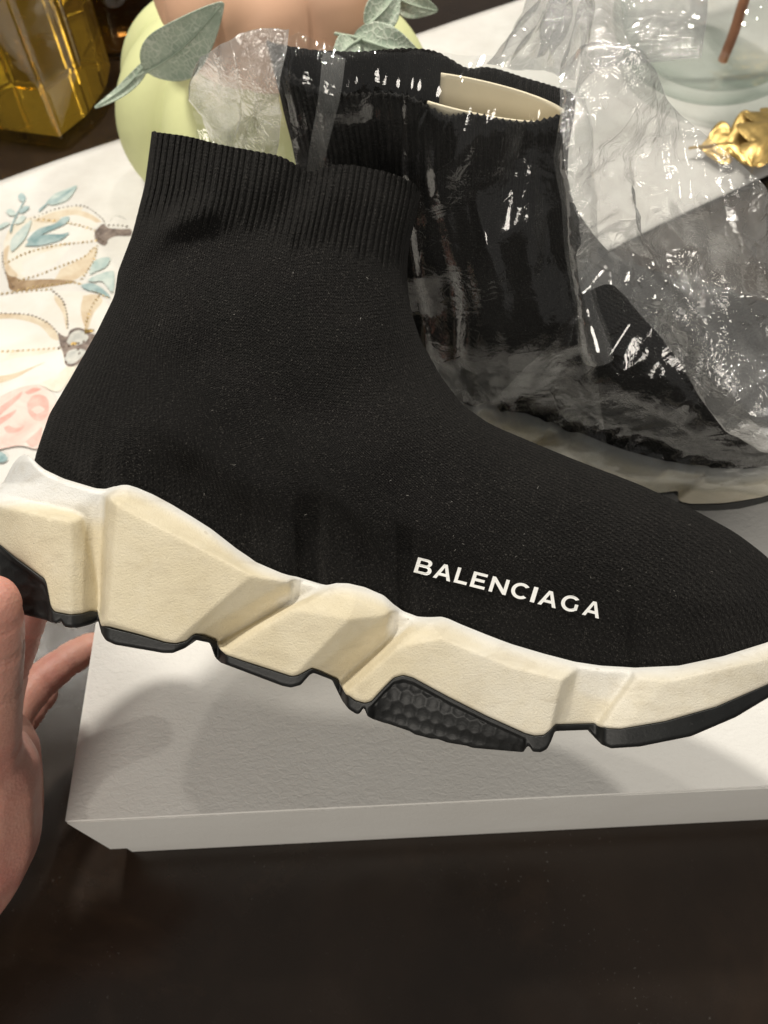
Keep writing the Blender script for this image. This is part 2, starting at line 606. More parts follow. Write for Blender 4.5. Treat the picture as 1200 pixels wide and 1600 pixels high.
# ------------------------------------------------------------------ shoe geometry (photograph pixels -> shoe space)
D0 = 0.325                        # depth of the held shoe's centre plane
TOP = [(-60, 768), (-20, 764), (0, 760), (8, 753), (13, 737), (20, 723), (29, 713), (38, 708), (46, 710), (54, 720), (64, 731), (100, 748),
       (150, 763), (165, 764), (176, 760), (190, 757), (200, 757), (215, 762), (240, 773), (270, 789), (300, 807), (330, 826),
       (370, 857), (400, 877), (440, 894), (480, 906), (500, 912), (510, 913), (525, 910), (545, 911), (570, 917), (600, 930),
       (615, 944), (630, 955), (652, 963), (670, 963), (690, 963), (700, 966), (720, 975), (760, 991), (800, 1006), (850, 1021),
       (900, 1034), (940, 1040), (990, 1043), (1060, 1040), (1130, 1025), (1200, 1003), (1250, 980), (1300, 950)]
MID = [(-60, 800), (-40, 815), (0, 852), (25, 873), (60, 899), (70, 906), (75, 920), (77, 945), (83, 957), (110, 962), (128, 960), (142, 955),
       (154, 957), (157, 978), (175, 983), (220, 994), (258, 1005), (275, 1007), (290, 1003), (303, 992), (318, 994), (338, 1002),
       (343, 1013), (355, 1025), (380, 1034), (455, 1058), (465, 1057), (478, 1050), (487, 1045), (500, 1050), (527, 1062), (533, 1070),
       (540, 1085), (555, 1096), (570, 1100), (580, 1097), (600, 1075), (615, 1060), (630, 1056), (645, 1060), (700, 1090),
       (760, 1120), (820, 1147), (835, 1151), (850, 1150), (861, 1141), (867, 1133), (928, 1131), (936, 1135), (950, 1139), (970, 1140),
       (1040, 1128), (1120, 1105), (1200, 1070), (1250, 1040), (1300, 1005)]
BOT = [(-60, 830), (-40, 870), (-15, 905), (5, 930), (30, 958), (45, 962), (70, 968), (82, 973), (90, 974), (93, 969), (96, 969), (100, 979), (120, 981),
       (140, 976), (154, 968), (157, 987), (165, 1000), (180, 1007), (255, 1020), (270, 1020), (290, 1012), (303, 999), (328, 1004), (332, 1015), (336, 1027),
       (345, 1035), (440, 1071), (455, 1074), (470, 1070), (484, 1054), (490, 1051), (519, 1062), (525, 1075), (535, 1095), (545, 1108),
       (558, 1116), (564, 1113), (567, 1106), (570, 1106), (573, 1118), (582, 1123), (600, 1129), (608, 1131), (640, 1142), (648, 1147), (675, 1154), (683, 1154), (700, 1160), (730, 1165), (738, 1168), (760, 1170),
       (818, 1175), (823, 1166), (827, 1165), (832, 1174), (845, 1175), (855, 1170), (862, 1156), (867, 1142), (921, 1140), (928, 1151), (940, 1163),
       (955, 1169), (1000, 1166), (1080, 1150), (1150, 1120), (1200, 1090), (1250, 1055), (1300, 1010)]
X0, X1 = -46.0, 1292.0


def cw(x):
    """half width of the sole (m) along the shoe"""
    x = np.asarray(x, float)
    base = np.interp(x, [-46, 150, 420, 700, 950, 1292], [0.044, 0.046, 0.043, 0.046, 0.050, 0.050])
    heel = np.clip((95 - x) / 142.0, 0, 1)
    toe = np.clip((x - 960) / 333.0, 0, 1)
    return base * np.sqrt(np.clip(1 - heel ** 2.6, 0, 1)) * np.sqrt(np.clip(1 - toe ** 2.6, 0, 1))


def S(px, py, wd):
    """photograph pixel at offset wd toward the viewer -> shoe space"""
    d = D0 - wd
    return np.stack([(px - 600) * d / F, (800 - py) * d / F, np.broadcast_to(wd, np.shape(px))], -1)


# facet relief of the foam side wall: (x, y, mm proud)
CP = [(-60, 745, -4), (10, 745, -4), (45, 715, -4), (100, 745, -4), (155, 764, -4),
      (-60, 768, -3.5), (0, 772, -3.5), (112, 797, -3.5), (130, 806, -4),
      (-60, 786, 2.5), (0, 790, 2.5), (95, 811, 2.5), (111, 815, 2.5),
      (-60, 840, 2.5), (0, 852, 2.5), (75, 915, 2.5), (83, 960, 2.5), (112, 964, 2.5),
      (125, 812, 0.3), (131, 962, 0.3), (156, 938, -5), (157, 958, -5.5), (161, 772, -4.5),
      (168, 776, 1.0), (159.5, 978, 3.5), (182, 788, 4.0), (168, 975, 5.0), (268, 1008, 5.0), (395, 899, 4.0),
      (195, 756, -2.0), (300, 806, -2.5), (400, 876, -3.0), (200, 775, 0.8), (300, 838, 1.2), (370, 880, 1.2),
      (303, 993, 3.0), (452, 908, 1.4), (340, 1004, -4.5), (456, 942, -4.5), (458, 909, -4.0), (505, 913, -3.5), (480, 905, -3.5),
      (352, 1018, 3.6), (452, 953, 3.6), (514, 921, 0.6), (385, 1036, 4.0), (457, 1059, 4.0), (545, 968, 4.0), (555, 935, 2.0),
      (545, 911, -2.5), (600, 930, -3.0), (490, 1046, 2.4), (606, 961, 0.9), (530, 1065, -4.5), (602, 1002, -4.5), (612, 962, -4.0), (650, 964, -3.5), (626, 952, -3.5),
      (542, 1082, 3.6), (620, 1012, 3.8), (672, 972, 0.5), (570, 1102, 4.2), (620, 1058, 4.2), (690, 998, 4.0), (800, 1042, 4.2), (880, 1062, 3.5),
      (700, 1092, 4.2), (835, 1153, 4.2), (860, 1143, 3.8), (700, 966, -2.4), (800, 1006, -2.4), (900, 1034, -2.8),
      (868, 1136, 1.2), (905, 1044, -1.8), (929, 1134, -2.6), (984, 1056, -2.4), (990, 1043, -2.8),
      (938, 1138, 1.8), (993, 1059, 0.6), (970, 1142, 2.6), (1045, 1064, 1.8), (1120, 1047, 1.8), (1200, 1030, 1.8), (1310, 970, 1.5),
      (1200, 1072, 2.8), (1120, 1107, 2.8), (1310, 1010, 2.5), (1060, 1040, -2.4), (1130, 1025, -2.4), (1200, 1003, -2.4), (1310, 945, -2.4),
      (-60, 690, -4), (1310, 690, -3), (-60, 1210, 3), (1310, 1210, 3), (600, 690, -3), (600, 1210, 4)]
CPI = {(a, b): i for i, (a, b, c) in enumerate(CP)}


def E(*pts):
    return [(CPI[a], CPI[b]) for a, b in zip(pts[:-1], pts[1:])]


CE = (E((-60, 768), (0, 772), (112, 797), (130, 806)) + E((-60, 786), (0, 790), (95, 811), (111, 815), (112, 964)) + E((125, 812), (131, 962))
      + E((125, 812), (156, 938)) + E((161, 772), (157, 958)) + E((168, 776), (159.5, 978)) + E((182, 788), (168, 975), (268, 1008), (395, 899), (182, 788))
      + E((303, 993), (452, 908)) + E((340, 1004), (456, 942), (505, 913)) + E((456, 942), (458, 909)) + E((352, 1018), (452, 953), (514, 921))
      + E((457, 1059), (545, 968)) + E((490, 1046), (606, 961)) + E((530, 1065), (602, 1002), (650, 964)) + E((602, 1002), (612, 962))
      + E((542, 1082), (620, 1012), (672, 972)) + E((690, 998), (800, 1042), (880, 1062), (860, 1143)) + E((905, 1044), (868, 1136)) + E((905, 1044), (929, 1134))
      + E((984, 1056), (929, 1134)) + E((993, 1059), (938, 1138)) + E((1045, 1064), (1120, 1047), (1200, 1030)))
HX, HY, HS = -60.0, 690.0, 2.0
GX, GY = np.meshgrid(np.arange(HX, 1311, HS), np.arange(HY, 1211, HS))


def relief():
    vs, es, fs, *_ = delaunay_2d_cdt([Vector((a, b)) for a, b, c in CP], CE, [], 0, 1e-4)
    P = np.array([(v.x, v.y) for v in vs])
    src = np.array([(a, b) for a, b, c in CP])
    zz = np.array([c for a, b, c in CP])
    Z = np.array([zz[np.argmin(np.hypot(*(src - p).T))] for p in P])
    H = np.zeros(GX.shape)
    for f in fs:
        (ax, ay), (bx, by), (cx, cy) = P[list(f)]
        det = (by - cy) * (ax - cx) + (cx - bx) * (ay - cy)
        if abs(det) < 1e-9:
            continue
        i0, i1 = int((min(ax, bx, cx) - HX) / HS), int((max(ax, bx, cx) - HX) / HS) + 2
        j0, j1 = int((min(ay, by, cy) - HY) / HS), int((max(ay, by, cy) - HY) / HS) + 2
        sx, sy = GX[j0:j1, i0:i1], GY[j0:j1, i0:i1]
        l1 = ((by - cy) * (sx - cx) + (cx - bx) * (sy - cy)) / det
        l2 = ((cy - ay) * (sx - cx) + (ax - cx) * (sy - cy)) / det
        l3 = 1 - l1 - l2
        k = (l1 >= -1e-6) & (l2 >= -1e-6) & (l3 >= -1e-6)
        H[j0:j1, i0:i1][k] = (l1 * Z[f[0]] + l2 * Z[f[1]] + l3 * Z[f[2]])[k]
    return H


H0 = relief()
HR = (0.84 * blur(H0, 1.0) + 0.16 * blur(H0, 3.2)) * 0.0015


def line(pts, x):
    P = np.array(pts, float)
    return np.interp(x, P[:, 0], P[:, 1])


def columns():
    a = X0 + (150 - X0) * (1 - np.cos(np.linspace(0, math.pi / 2, 90)))
    b = np.arange(152, 1090, 2.0)
    c = 1090 + (X1 - 1090) * np.sin(np.linspace(0, math.pi / 2, 80))
    return np.concatenate([a, b, c])


def fcol(x, y):
    """the heel collar is a narrower loop than the block below it"""
    xl = np.interp(y, [703, 712, 722, 738, 754, 766, 774], [40, 27, 17, 9, 2, -30, -46])
    q = np.clip((95 - x) / (95 - xl), 0, 1)
    f = np.sqrt(np.clip(1 - q ** 2.6, 0, 1))
    h0 = np.sqrt(np.clip(1 - np.clip((95 - x) / 142.0, 0, 1) ** 2.6, 1e-6, 1))
    return np.where(y < 774, np.minimum(f / h0, 1), 1.0)


def sole_meshes():
    xs = columns()
    fine = np.arange(-70, 1310, 1.0)
    tl_ = line(TOP, fine)
    kb = smooth(70, 110, fine)
    top = np.interp(xs, fine, blur1(tl_, 2.5) * kb + blur1(tl_, 6.0) * (1 - kb))
    mid = np.interp(xs, fine, blur1(line(MID, fine), 1.6))
    bot = np.interp(xs, fine, blur1(line(BOT, fine), 1.4))
    bot = np.maximum(bot, mid + 4)
    W = cw(xs)
    n = len(xs)
    taper = np.clip(W / 0.03, 0, 1)
    # ---- foam
    rows, aged = [], []
    NR = 84
    hidden = [(-0.0075, 12), (-0.0065, 4.0)]
    for dw, dy in hidden:
        rows.append(S(xs, top + dy, np.maximum((W + sample(HR, HX, HY, HS, xs, top + 4) * taper) * fcol(xs, top) + dw - 0.0012, 0)))
        aged.append(np.zeros(n))
    for r in range(NR):
        t = r / (NR - 1)
        t = 0.35 * t + 0.65 * t * t if t < 0.5 else (0.35 * t + 0.65 * t * t)
        y = top + (mid - top) * t
        dpx = y - top
        hb = sample(HR, HX, HY, HS, xs, y)
        rr = np.clip(1 - dpx / 11.0, 0, 1)
        rim = -0.0042 * (1 - np.sqrt(np.clip(1 - rr ** 2, 0, 1)))
        dl = mid - y
        bb = np.clip(1 - dl / 6.0, 0, 1)
        low = -0.0012 * (1 - np.sqrt(np.clip(1 - bb ** 2, 0, 1)))
        wd = np.maximum((W + (hb + low) * taper) * fcol(xs, y) + rim * taper, 0)
        rows.append(S(xs, y, wd))
        hh = hb * 1000
        a = smooth(-6, 26, dpx) * np.clip(np.maximum(0.45, smooth(20, 70, dpx)) + 0.6 * smooth(-4.5, -0.5, hh), 0, 1)
        col = (1 - smooth(776, 800, y)) * (1 - smooth(150, 166, xs))          # white heel collar
        a = a * (1 - 0.95 * col)
        a = a * np.interp(xs, [0, 620, 760, 1292], [1, 1, 0.72, 0.62])
        aged.append(a)
    y = mid + 2
    rows.append(S(xs, y, np.maximum(W - 0.006, 0)))
    aged.append(np.zeros(n))
    front = np.array(rows)
    back = front.copy()
    back[..., 2] *= -1
    nr = front.shape[0]
    V = np.concatenate([front.reshape(-1, 3), back.reshape(-1, 3)])
    f1 = grid_faces(nr, n)
    f2 = grid_faces(nr, n, nr * n)[:, ::-1]
    k = np.arange(n - 1)
    o = nr * n
    cap_t = np.stack([k, o + k, o + k + 1, k + 1], -1)
    b0 = (nr - 1) * n
    cap_b = np.stack([b0 + k, b0 + k + 1, o + b0 + k + 1, o + b0 + k], -1)
    foam = (V, np.concatenate([f1[:, ::-1], f2[:, ::-1], cap_t[:, ::-1], cap_b[:, ::-1]]), np.concatenate([np.array(aged).ravel()] * 2))
    # ---- rubber
    rows = []
    NR = 40
    hm = sample(HR, HX, HY, HS, xs, mid - 6)
    drop = bot - mid
    panel = smooth(18, 34, drop) * (((xs < 92) | ((xs > 574) & (xs < 822))).astype(float))
    rows.append(S(xs, mid - 3, np.maximum(W + (hm - 0.004) * taper, 0)))
    for r in range(NR):
        t = r / (NR - 1)
        y = mid + 0.5 + (bot - mid - 0.5) * t
        dy = y - mid
        # honeycomb dimples on the deep side panels
        ang = math.radians(14)
        hx = ((xs - 600) * math.cos(ang) + (y - 1100) * math.sin(ang)) / 21.0
        hy = (-(xs - 600) * math.sin(ang) + (y - 1100) * math.cos(ang)) / 18.2
        j = np.round(hy)
        best = np.full(n, 9.0)
        for dj in (-1, 0, 1):
            jj = j + dj
            offx = 0.5 * (np.mod(jj, 2))
            fxx = hx - offx - np.round(hx - offx)
            best = np.minimum(best, np.hypot(fxx, (hy - jj) * 0.87))
        dim = -0.0005 * np.cos(np.clip(best / 0.52, 0, 1) * math.pi / 2) ** 0.8
        lipmask = smooth(5, 10, dy)
        rec = panel * lipmask * (-0.0016 + dim)
        taperdown = -0.004 * smooth(0.0, 1.0, t) ** 2 * panel
        e = np.clip(1 - (bot - y) / 7.0, 0, 1)
        edge = -0.0016 * (1 - np.sqrt(np.clip(1 - e ** 2, 0, 1)))
        rows.append(S(xs, y, np.maximum(W + (hm + 0.0003 + rec + taperdown + edge) * taper, 0)))
    rows.append(S(xs, bot + 0.5, np.maximum(W + (hm - 0.006) * taper - 0.004, 0)))
    front = np.array(rows)
    back = front.copy()
    back[..., 2] *= -1
    nr = front.shape[0]
    V = np.concatenate([front.reshape(-1, 3), back.reshape(-1, 3)])
    o = nr * n
    b0 = (nr - 1) * n
    Fc = np.concatenate([grid_faces(nr, n)[:, ::-1], grid_faces(nr, n, o),
                         np.stack([b0 + k, b0 + k + 1, o + b0 + k + 1, o + b0 + k], -1)[:, ::-1],
                         np.stack([k, o + k, o + k + 1, k + 1], -1)[:, ::-1]])
    return foam, (V, Fc)


CUFF = [(237, 208), (290, 215), (340, 227), (400, 238), (438, 246), (462, 258), (482, 268), (498, 267), (515, 261), (540, 259), (575, 264), (610, 272), (645, 287), (657, 302)]
LEFT = [(0, 237, 208), (0.10, 226, 290), (0.2, 206, 368), (0.32, 184, 425), (0.38, 179, 462), (0.5, 150, 522), (0.7, 108, 596), (0.85, 76, 650), (0.93, 63, 688), (0.97, 54, 716), (1, 48, 752)]
RIGHTC = [(0, 657, 302), (0.05, 652, 330), (0.12, 641, 375), (0.18, 637, 405), (0.24, 636, 440), (0.3, 642, 485), (0.36, 657, 532), (0.45, 690, 590), (0.52, 722, 632), (0.57, 764, 662),
          (0.63, 832, 691), (0.70, 905, 721), (0.78, 1000, 757), (0.85, 1080, 794), (0.91, 1150, 832), (0.95, 1205, 874), (0.98, 1248, 925), (1, 1266, 982)]


def upper_mesh(folds=True, dense=True):
    NU, NV = (561, 261) if dense else (421, 181)
    tt_ = np.linspace(0, 1, NU)
    u = 0.45 * tt_ + 0.55 * (1 - np.cos(math.pi * tt_)) / 2
    v = np.linspace(0, 1, NV)
    T = resample(spline(CUFF, 300), 800)
    T = np.stack([np.interp(u, np.linspace(0, 1, 800), T[:, k]) for k in (0, 1)], -1)
    xs = np.linspace(48, 1266, 800)
    fine = np.arange(-70, 1310, 1.0)
    by = np.interp(xs, fine, blur1(line(TOP, fine), 6)) + 11
    by[0] = 752
    by = np.where(xs < 90, np.maximum(by, 748), by)
    by[-1] = 982
    by = np.where(xs > 1200, by - 0 * xs, by)
    Bc = resample(np.stack([xs, by], -1), 800)
    Bc = np.stack([np.interp(u, np.linspace(0, 1, 800), Bc[:, k]) for k in (0, 1)], -1)

    def side(tab):
        A = np.array(tab)
        fv = np.linspace(0, 1, 400)
        return np.stack([np.interp(v, fv, blur1(np.interp(fv, A[:, 0], A[:, k]), 4)) for k in (1, 2)], -1)
    L, R = side(LEFT), side(RIGHTC)
    L[0], R[0] = T[0], T[-1]
    L[-1], R[-1] = Bc[0], Bc[-1]
    U, Vv = np.meshgrid(u, v)
    U, Vv = U[..., None], Vv[..., None]
    P = ((1 - U) * L[:, None] + U * R[:, None] + (1 - Vv) * T[None] + Vv * Bc[None]
         - ((1 - U) * (1 - Vv) * T[0] + U * (1 - Vv) * T[-1] + (1 - U) * Vv * Bc[0] + U * Vv * Bc[-1]))
    px, py = P[..., 0], P[..., 1]
    sil = [tuple(p) for p in L] + []
    d = np.minimum(seg_dist(px, py, [tuple(p) for p in L[::4]] + [tuple(L[-1])]), seg_dist(px, py, [tuple(p) for p in R[::4]] + [tuple(R[-1])]))
    d[:, 0] = 0
    d[:, -1] = 0
    vv = Vv[..., 0] * np.ones_like(px)
    Wm = np.interp(vv, [0, 0.15, 0.35, 0.6, 0.85, 1.0], [0.021, 0.026, 0.034, 0.040, 0.0435, 0.044])
    Wm = Wm * (1 + 0.06 * smooth(700, 950, px))
    R0 = np.interp(vv, [0, 0.3, 0.6, 1.0], [150, 185, 215, 225])
    q = np.clip(1 - d / R0, 0, 1)
    wd = Wm * np.sqrt(np.clip(1 - q ** 2.1, 0, 1))
    # stay inside the sole rim
    lim = np.maximum(cw(px) + sample(HR, HX, HY, HS, px, line(TOP, px) + 6) - 0.0045, 0.0)
    k = smooth(0.80, 1.0, vv)
    wd = np.where(wd > lim, wd * (1 - k) + lim * k, wd)
    back = wd.copy()

    def bumpline(pts, sg, amp, f=1.0):
        dd = seg_dist(px, py, pts)
        return amp * np.exp(-0.5 * (dd / sg) ** 2) * f
    edge = smooth(0, 60, d)
    if folds:
        a = bumpline([(487, 262), (470, 300), (420, 360), (360, 420)], 26, -0.0065, 1 - smooth(270, 430, py) * 0.8)
        a += bumpline([(520, 262), (505, 320), (470, 380)], 22, 0.0030, 1 - smooth(280, 400, py))
        a += bumpline([(322, 328), (262, 352), (205, 392)], 17, 0.0042)
        a += bumpline([(330, 372), (270, 400), (210, 440)], 26, -0.0024)
        a += bumpline([(110, 690), (180, 600), (300, 560)], 34, -0.0020)
        a += bumpline([(560, 300), (600, 380), (610, 470)], 30, 0.0018)
        a += bumpline([(650, 560), (560, 610), (480, 640)], 40, -0.0022)
        a += bumpline([(690, 620), (620, 700), (540, 730)], 34, 0.0016)
        wd = wd + a * edge
        wd = wd - 0.0030 * smooth(0.93, 1.0, 1 - vv) * np.clip(U[..., 0] * 0 + 1, 0, 1) * edge * 0.3
    # slow unevenness of the soft knit
    nz = np.array([[noise.noise(Vector((x * 0.012, y * 0.012, 3.1))) for x, y in zip(r[::10], s[::10])] for r, s in zip(px[::10], py[::10])])
    nz = np.array([np.interp(np.arange(NU), np.arange(0, NU, 10), r) for r in nz])
    nz = np.array([np.interp(np.arange(NV), np.arange(0, NV, 10), c) for c in nz.T]).T
    wd = np.maximum(wd + 0.0011 * nz * edge, 0)
    # ribs of the cuff
    NRIB = 47
    ph = (0.80 * U[..., 0] + 0.20 * tt_[None, :]) * NRIB
    jit = 0.10 * np.sin(ph * 0.9) + 0.06 * np.sin(ph * 2.3 + 1.0)
    cuffend = np.interp(tt_, [0, 0.3, 0.6, 1.0], [0.185, 0.15, 0.16, 0.225])[None, :] + 0.012 * np.sin(ph * 1.7)
    rb = 1 - smooth(cuffend - 0.035, cuffend + 0.02, vv)
    prof = np.abs(np.cos((ph + jit) * math.pi))
    rib = 0.0020 * (prof ** 0.8 - 0.6) * rb * smooth(0, 14, d)
    wd = wd + rib
    # scalloped top edge: each rib stands a little higher
    py = py - 2.2 * prof * np.exp(-vv / 0.012)
    front = S(px, py, wd)
    bk = S(px, py, back)
    bk[..., 2] *= -1
    # x,y of the far sheet follow the near one so that both meet at the silhouettes
    nr, n = front.shape[:2]
    inner = []
    for sh, sg in ((front, 1), (bk, -1)):
        rws = []
        for row, kk, th in ((0, 0.99, 0.0008), (2, 0.96, 0.0022), (14, 0.93, 0.0026), (nr // 6, 0.90, 0.003)):
            r = sh[row].copy()
            r[:, 1] += 0.0004 if row == 0 else 0.0
            r[:, 2] = np.sign(sg) * np.maximum(np.abs(r[:, 2]) - th, 0) * kk
            cx = r[:, 0].mean()
            r[:, 0] = cx + (r[:, 0] - cx) * 0.975
            rws.append(r)
        inner.append(np.array(rws)[::-1])
    A = np.concatenate([inner[0], front])
    B = np.concatenate([inner[1], bk])
    nr = A.shape[0]
    V = np.concatenate([A.reshape(-1, 3), B.reshape(-1, 3)])
    Fc = np.concatenate([grid_faces(nr, n)[:, ::-1], grid_faces(nr, n, nr * n)])
    # uv: wales across, courses down
    uu = (0.80 * U[..., 0] + 0.20 * tt_[None, :]) * 128
    us = np.concatenate([np.repeat(uu[:1], 4, 0), uu * np.ones_like(px)])
    vs = np.concatenate([np.repeat(vv[:1], 4, 0), vv]) * 150
    UV = np.stack([us, vs], -1).reshape(-1, 2)
    UV = np.concatenate([UV, UV + 0.37])
    return V, Fc, UV, (px, py, wd)


def add_uv(o, UV):
    me = o.data
    l = me.uv_layers.new(name='UVMap')
    idx = np.empty(len(me.loops), dtype=np.int32)
    me.loops.foreach_get('vertex_index', idx)
    l.data.foreach_set('uv', UV[idx].astype(np.float32).ravel())


def add_attr(o, name, vals):
    a = o.data.attributes.new(name, 'FLOAT', 'POINT')
    a.data.foreach_set('value', np.asarray(vals, np.float32))


FOAM, RUB = sole_meshes()
UP1 = upper_mesh(True)

# ------------------------------------------------------------------ held shoe
MW1 = Matrix(((RIGHT.x, UP.x, -FWD.x, 0), (RIGHT.y, UP.y, -FWD.y, 0), (RIGHT.z, UP.z, -FWD.z, 0), (0, 0, 0, 1)))
MW1.translation = CAM + FWD * D0
sh1 = empty('sock_sneaker', mw=MW1)
tag(sh1, 'black knit sock sneaker with white lettering, held up at its heel by the hand', 'sneaker', 'pair of sock sneakers')


def build_shoe(root, upv):
    I = Matrix.Identity(4)
    o = obj('knit_upper', upv[0], upv[1], M['knit'], root)
    add_uv(o, upv[2])
    a = obj('midsole', FOAM[0], FOAM[1], M['foam'], root)
    add_attr(a, 'aged', FOAM[2])
    b = obj('outsole', RUB[0], RUB[1], M['rubber'], root)
    return o, a, b


KU = build_shoe(sh1, UP1)[0]

# lettering, printed on the side
PXg, PYg, WDg = UP1[3]


def surf_w(px, py):
    """height of the knit at a pixel: inverse distance of the four nearest grid nodes"""
    dd = (PXg - px) ** 2 + (PYg - py) ** 2
    ii = np.argpartition(dd.ravel(), 6)[:6]
    wt = 1 / (dd.ravel()[ii] + 0.5)
    return float((WDg.ravel()[ii] * wt).sum() / wt.sum())


def arc(cx, cy, rx, ry, a0, a1, n=18):
    return [(cx + rx * math.cos(math.radians(a)), cy + ry * math.sin(math.radians(a))) for a in np.linspace(a0, a1, n)]


TH = 0.21     # stroke
GL = {
    'A': (1.16, [[(0, 0), (0.46, 1), (0.70, 1), (1.16, 0), (0.92, 0), (0.825, 0.22), (0.335, 0.22), (0.24, 0)], [(0.415, 0.40), (0.745, 0.40), (0.58, 0.79)]]),
    'L': (0.80, [[(0, 0), (0, 1), (TH, 1), (TH, 0.19), (0.80, 0.19), (0.80, 0)]]),
    'E': (0.86, [[(0, 0), (0, 1), (0.83, 1), (0.83, 0.82), (TH, 0.82), (TH, 0.60), (0.75, 0.60), (0.75, 0.42), (TH, 0.42), (TH, 0.18), (0.86, 0.18), (0.86, 0)]]),
    'N': (1.02, [[(0, 0), (0, 1), (0.19, 1), (0.81, 0.33), (0.81, 1), (1.02, 1), (1.02, 0), (0.83, 0), (TH, 0.67), (TH, 0)]]),
    'I': (TH + 0.01, [[(0, 0), (0, 1), (TH + 0.01, 1), (TH + 0.01, 0)]]),
    'B': (0.96, [[(0, 0), (0, 1), (0.55, 1)] + arc(0.60, 0.755, 0.27, 0.245, 80, -55, 9) + arc(0.64, 0.285, 0.31, 0.285, 62, -90, 11),
                 [(TH, 0.84), (0.55, 0.84)] + arc(0.55, 0.725, 0.12, 0.115, 80, -80, 7) + [(TH, 0.61)],
                 [(TH, 0.44), (0.60, 0.44)] + arc(0.60, 0.30, 0.14, 0.14, 80, -80, 7) + [(TH, 0.16)]]),
    'C': (1.0, [arc(0.55, 0.5, 0.55, 0.52, 42, 318, 24) + arc(0.55, 0.5, 0.335, 0.335, 312, 48, 20)]),
    'G': (1.06, [arc(0.55, 0.5, 0.55, 0.52, 42, 312, 24) + [(1.0, 0.14), (1.0, 0.52), (0.80, 0.52), (0.80, 0.23)] + arc(0.55, 0.5, 0.335, 0.335, 312, 48, 20)]),
}
word = [('B', 646, 894, 27), ('A', 676, 902, 28), ('L', 708.5, 909.5, 20.5), ('E', 733.5, 916, 23.5), ('N', 763, 923.5, 27.5), ('C', 795.5, 931.5, 27.5),
        ('I', 827.5, 940, 7), ('A', 839.5, 943.5, 29.5), ('G', 873.5, 951, 29), ('A', 909, 960, 27.5)]
lv, lf = [], []
bd = np.array([0.970, 0.243])
ud = np.array([0.30, -0.955])
for ch, ox, oy, wdt in word:
    gw, loops = GL[ch]
    L2 = []
    for lp in loops:
        # densify so that the print follows the curved side
        q = []
        for a, b in zip(lp, lp[1:] + lp[:1]):
            kk = max(1, int(math.hypot(b[0] - a[0], b[1] - a[1]) / 0.25))
            q += [(a[0] + (b[0] - a[0]) * i / kk, a[1] + (b[1] - a[1]) * i / kk) for i in range(kk)]
        L2.append([Vector((a, b, 0)) for a, b in q])
    tris = tessellate_polygon(L2)
    flat = [p for l in L2 for p in l]
    base = len(lv)
    for p in flat:
        q = np.array([ox, oy]) + bd * p.x / gw * wdt + ud * p.y * 24.5
        lv.append(S(q[0], q[1], surf_w(q[0], q[1]) + 0.00075))
    lf += [tuple(base + i for i in t) for t in tris]
lo = obj('lettering', lv, lf, M['logo'], KU, smooth=False)
flip_out(lo)
lo['label'] = 'white capital lettering printed along the black knit side'

# stray pale fibres caught on the knit
fv, ff = [], []
for _ in range(34):
    a = rng.uniform(0, 1)
    qx, qy = rng.uniform(230, 1150), 0
    qy = rng.uniform(420 if qx < 620 else 0.28 * (qx - 620) + 680, 740 + 0.25 * max(qx - 150, 0))
    th, ln, cu = rng.uniform(0, 6.28), rng.uniform(1.5, 5.0), rng.normal(0, 0.5)
    b0 = len(fv)
    for k in range(6):
        t = k / 5
        x_ = qx + ln * t * math.cos(th + cu * t)
        y_ = qy + ln * t * math.sin(th + cu * t)
        w_ = surf_w(x_, y_) + 0.0009 + 0.0006 * math.sin(t * 3.1)
        nx_, ny_ = -math.sin(th + cu * t) * 0.26, math.cos(th + cu * t) * 0.26
        fv.append(S(x_ + nx_, y_ + ny_, w_))
        fv.append(S(x_ - nx_, y_ - ny_, w_))
    ff += [(b0 + 2 * k, b0 + 2 * k + 1, b0 + 2 * k + 3, b0 + 2 * k + 2) for k in range(5)]
li = obj('lint', fv, ff, M['lint'], KU)
li['kind'] = 'stuff'

# ------------------------------------------------------------------ shoe box
BT = 0.105
c0 = pixz(100, 1286, BT)
c1 = pixz(1200, 1231, BT)
bx = (c1 - c0)
bx.z = 0
bx.normalize()
by_ = Vector((-bx.y, bx.x, 0))
by_ = (by_ * 0.995 + bx * 0.0).normalized()
LB, DB = 0.405, 0.262
MWB = Matrix(((bx.x, by_.x, 0, c0.x), (bx.y, by_.y, 0, c0.y), (0, 0, 1, 0), (0, 0, 0, 1)))
bxo = empty('shoe_box', mw=MWB)
tag(bxo, 'white textured paper shoe box with its lid on, under the held sneaker', 'box')


def boxmesh(name, x0, x1, y0, y1, z0, z1, mat, parent, bw=0.0008, cuts=0):
    bm = bmesh.new()
    bmesh.ops.create_cube(bm, size=1)
    for v in bm.verts:
        v.co = Vector(((x0 + x1) / 2 + v.co.x * (x1 - x0), (y0 + y1) / 2 + v.co.y * (y1 - y0), (z0 + z1) / 2 + v.co.z * (z1 - z0)))
    bmesh.ops.bevel(bm, geom=bm.edges[:], offset=bw, segments=2, affect='EDGES')
    me = bpy.data.meshes.new(name)
    bm.to_mesh(me)
    bm.free()
    me.materials.append(mat)
    o = bpy.data.objects.new(name, me)
    COL.objects.link(o)
    o.parent = parent
    return o


LIDZ = 0.033
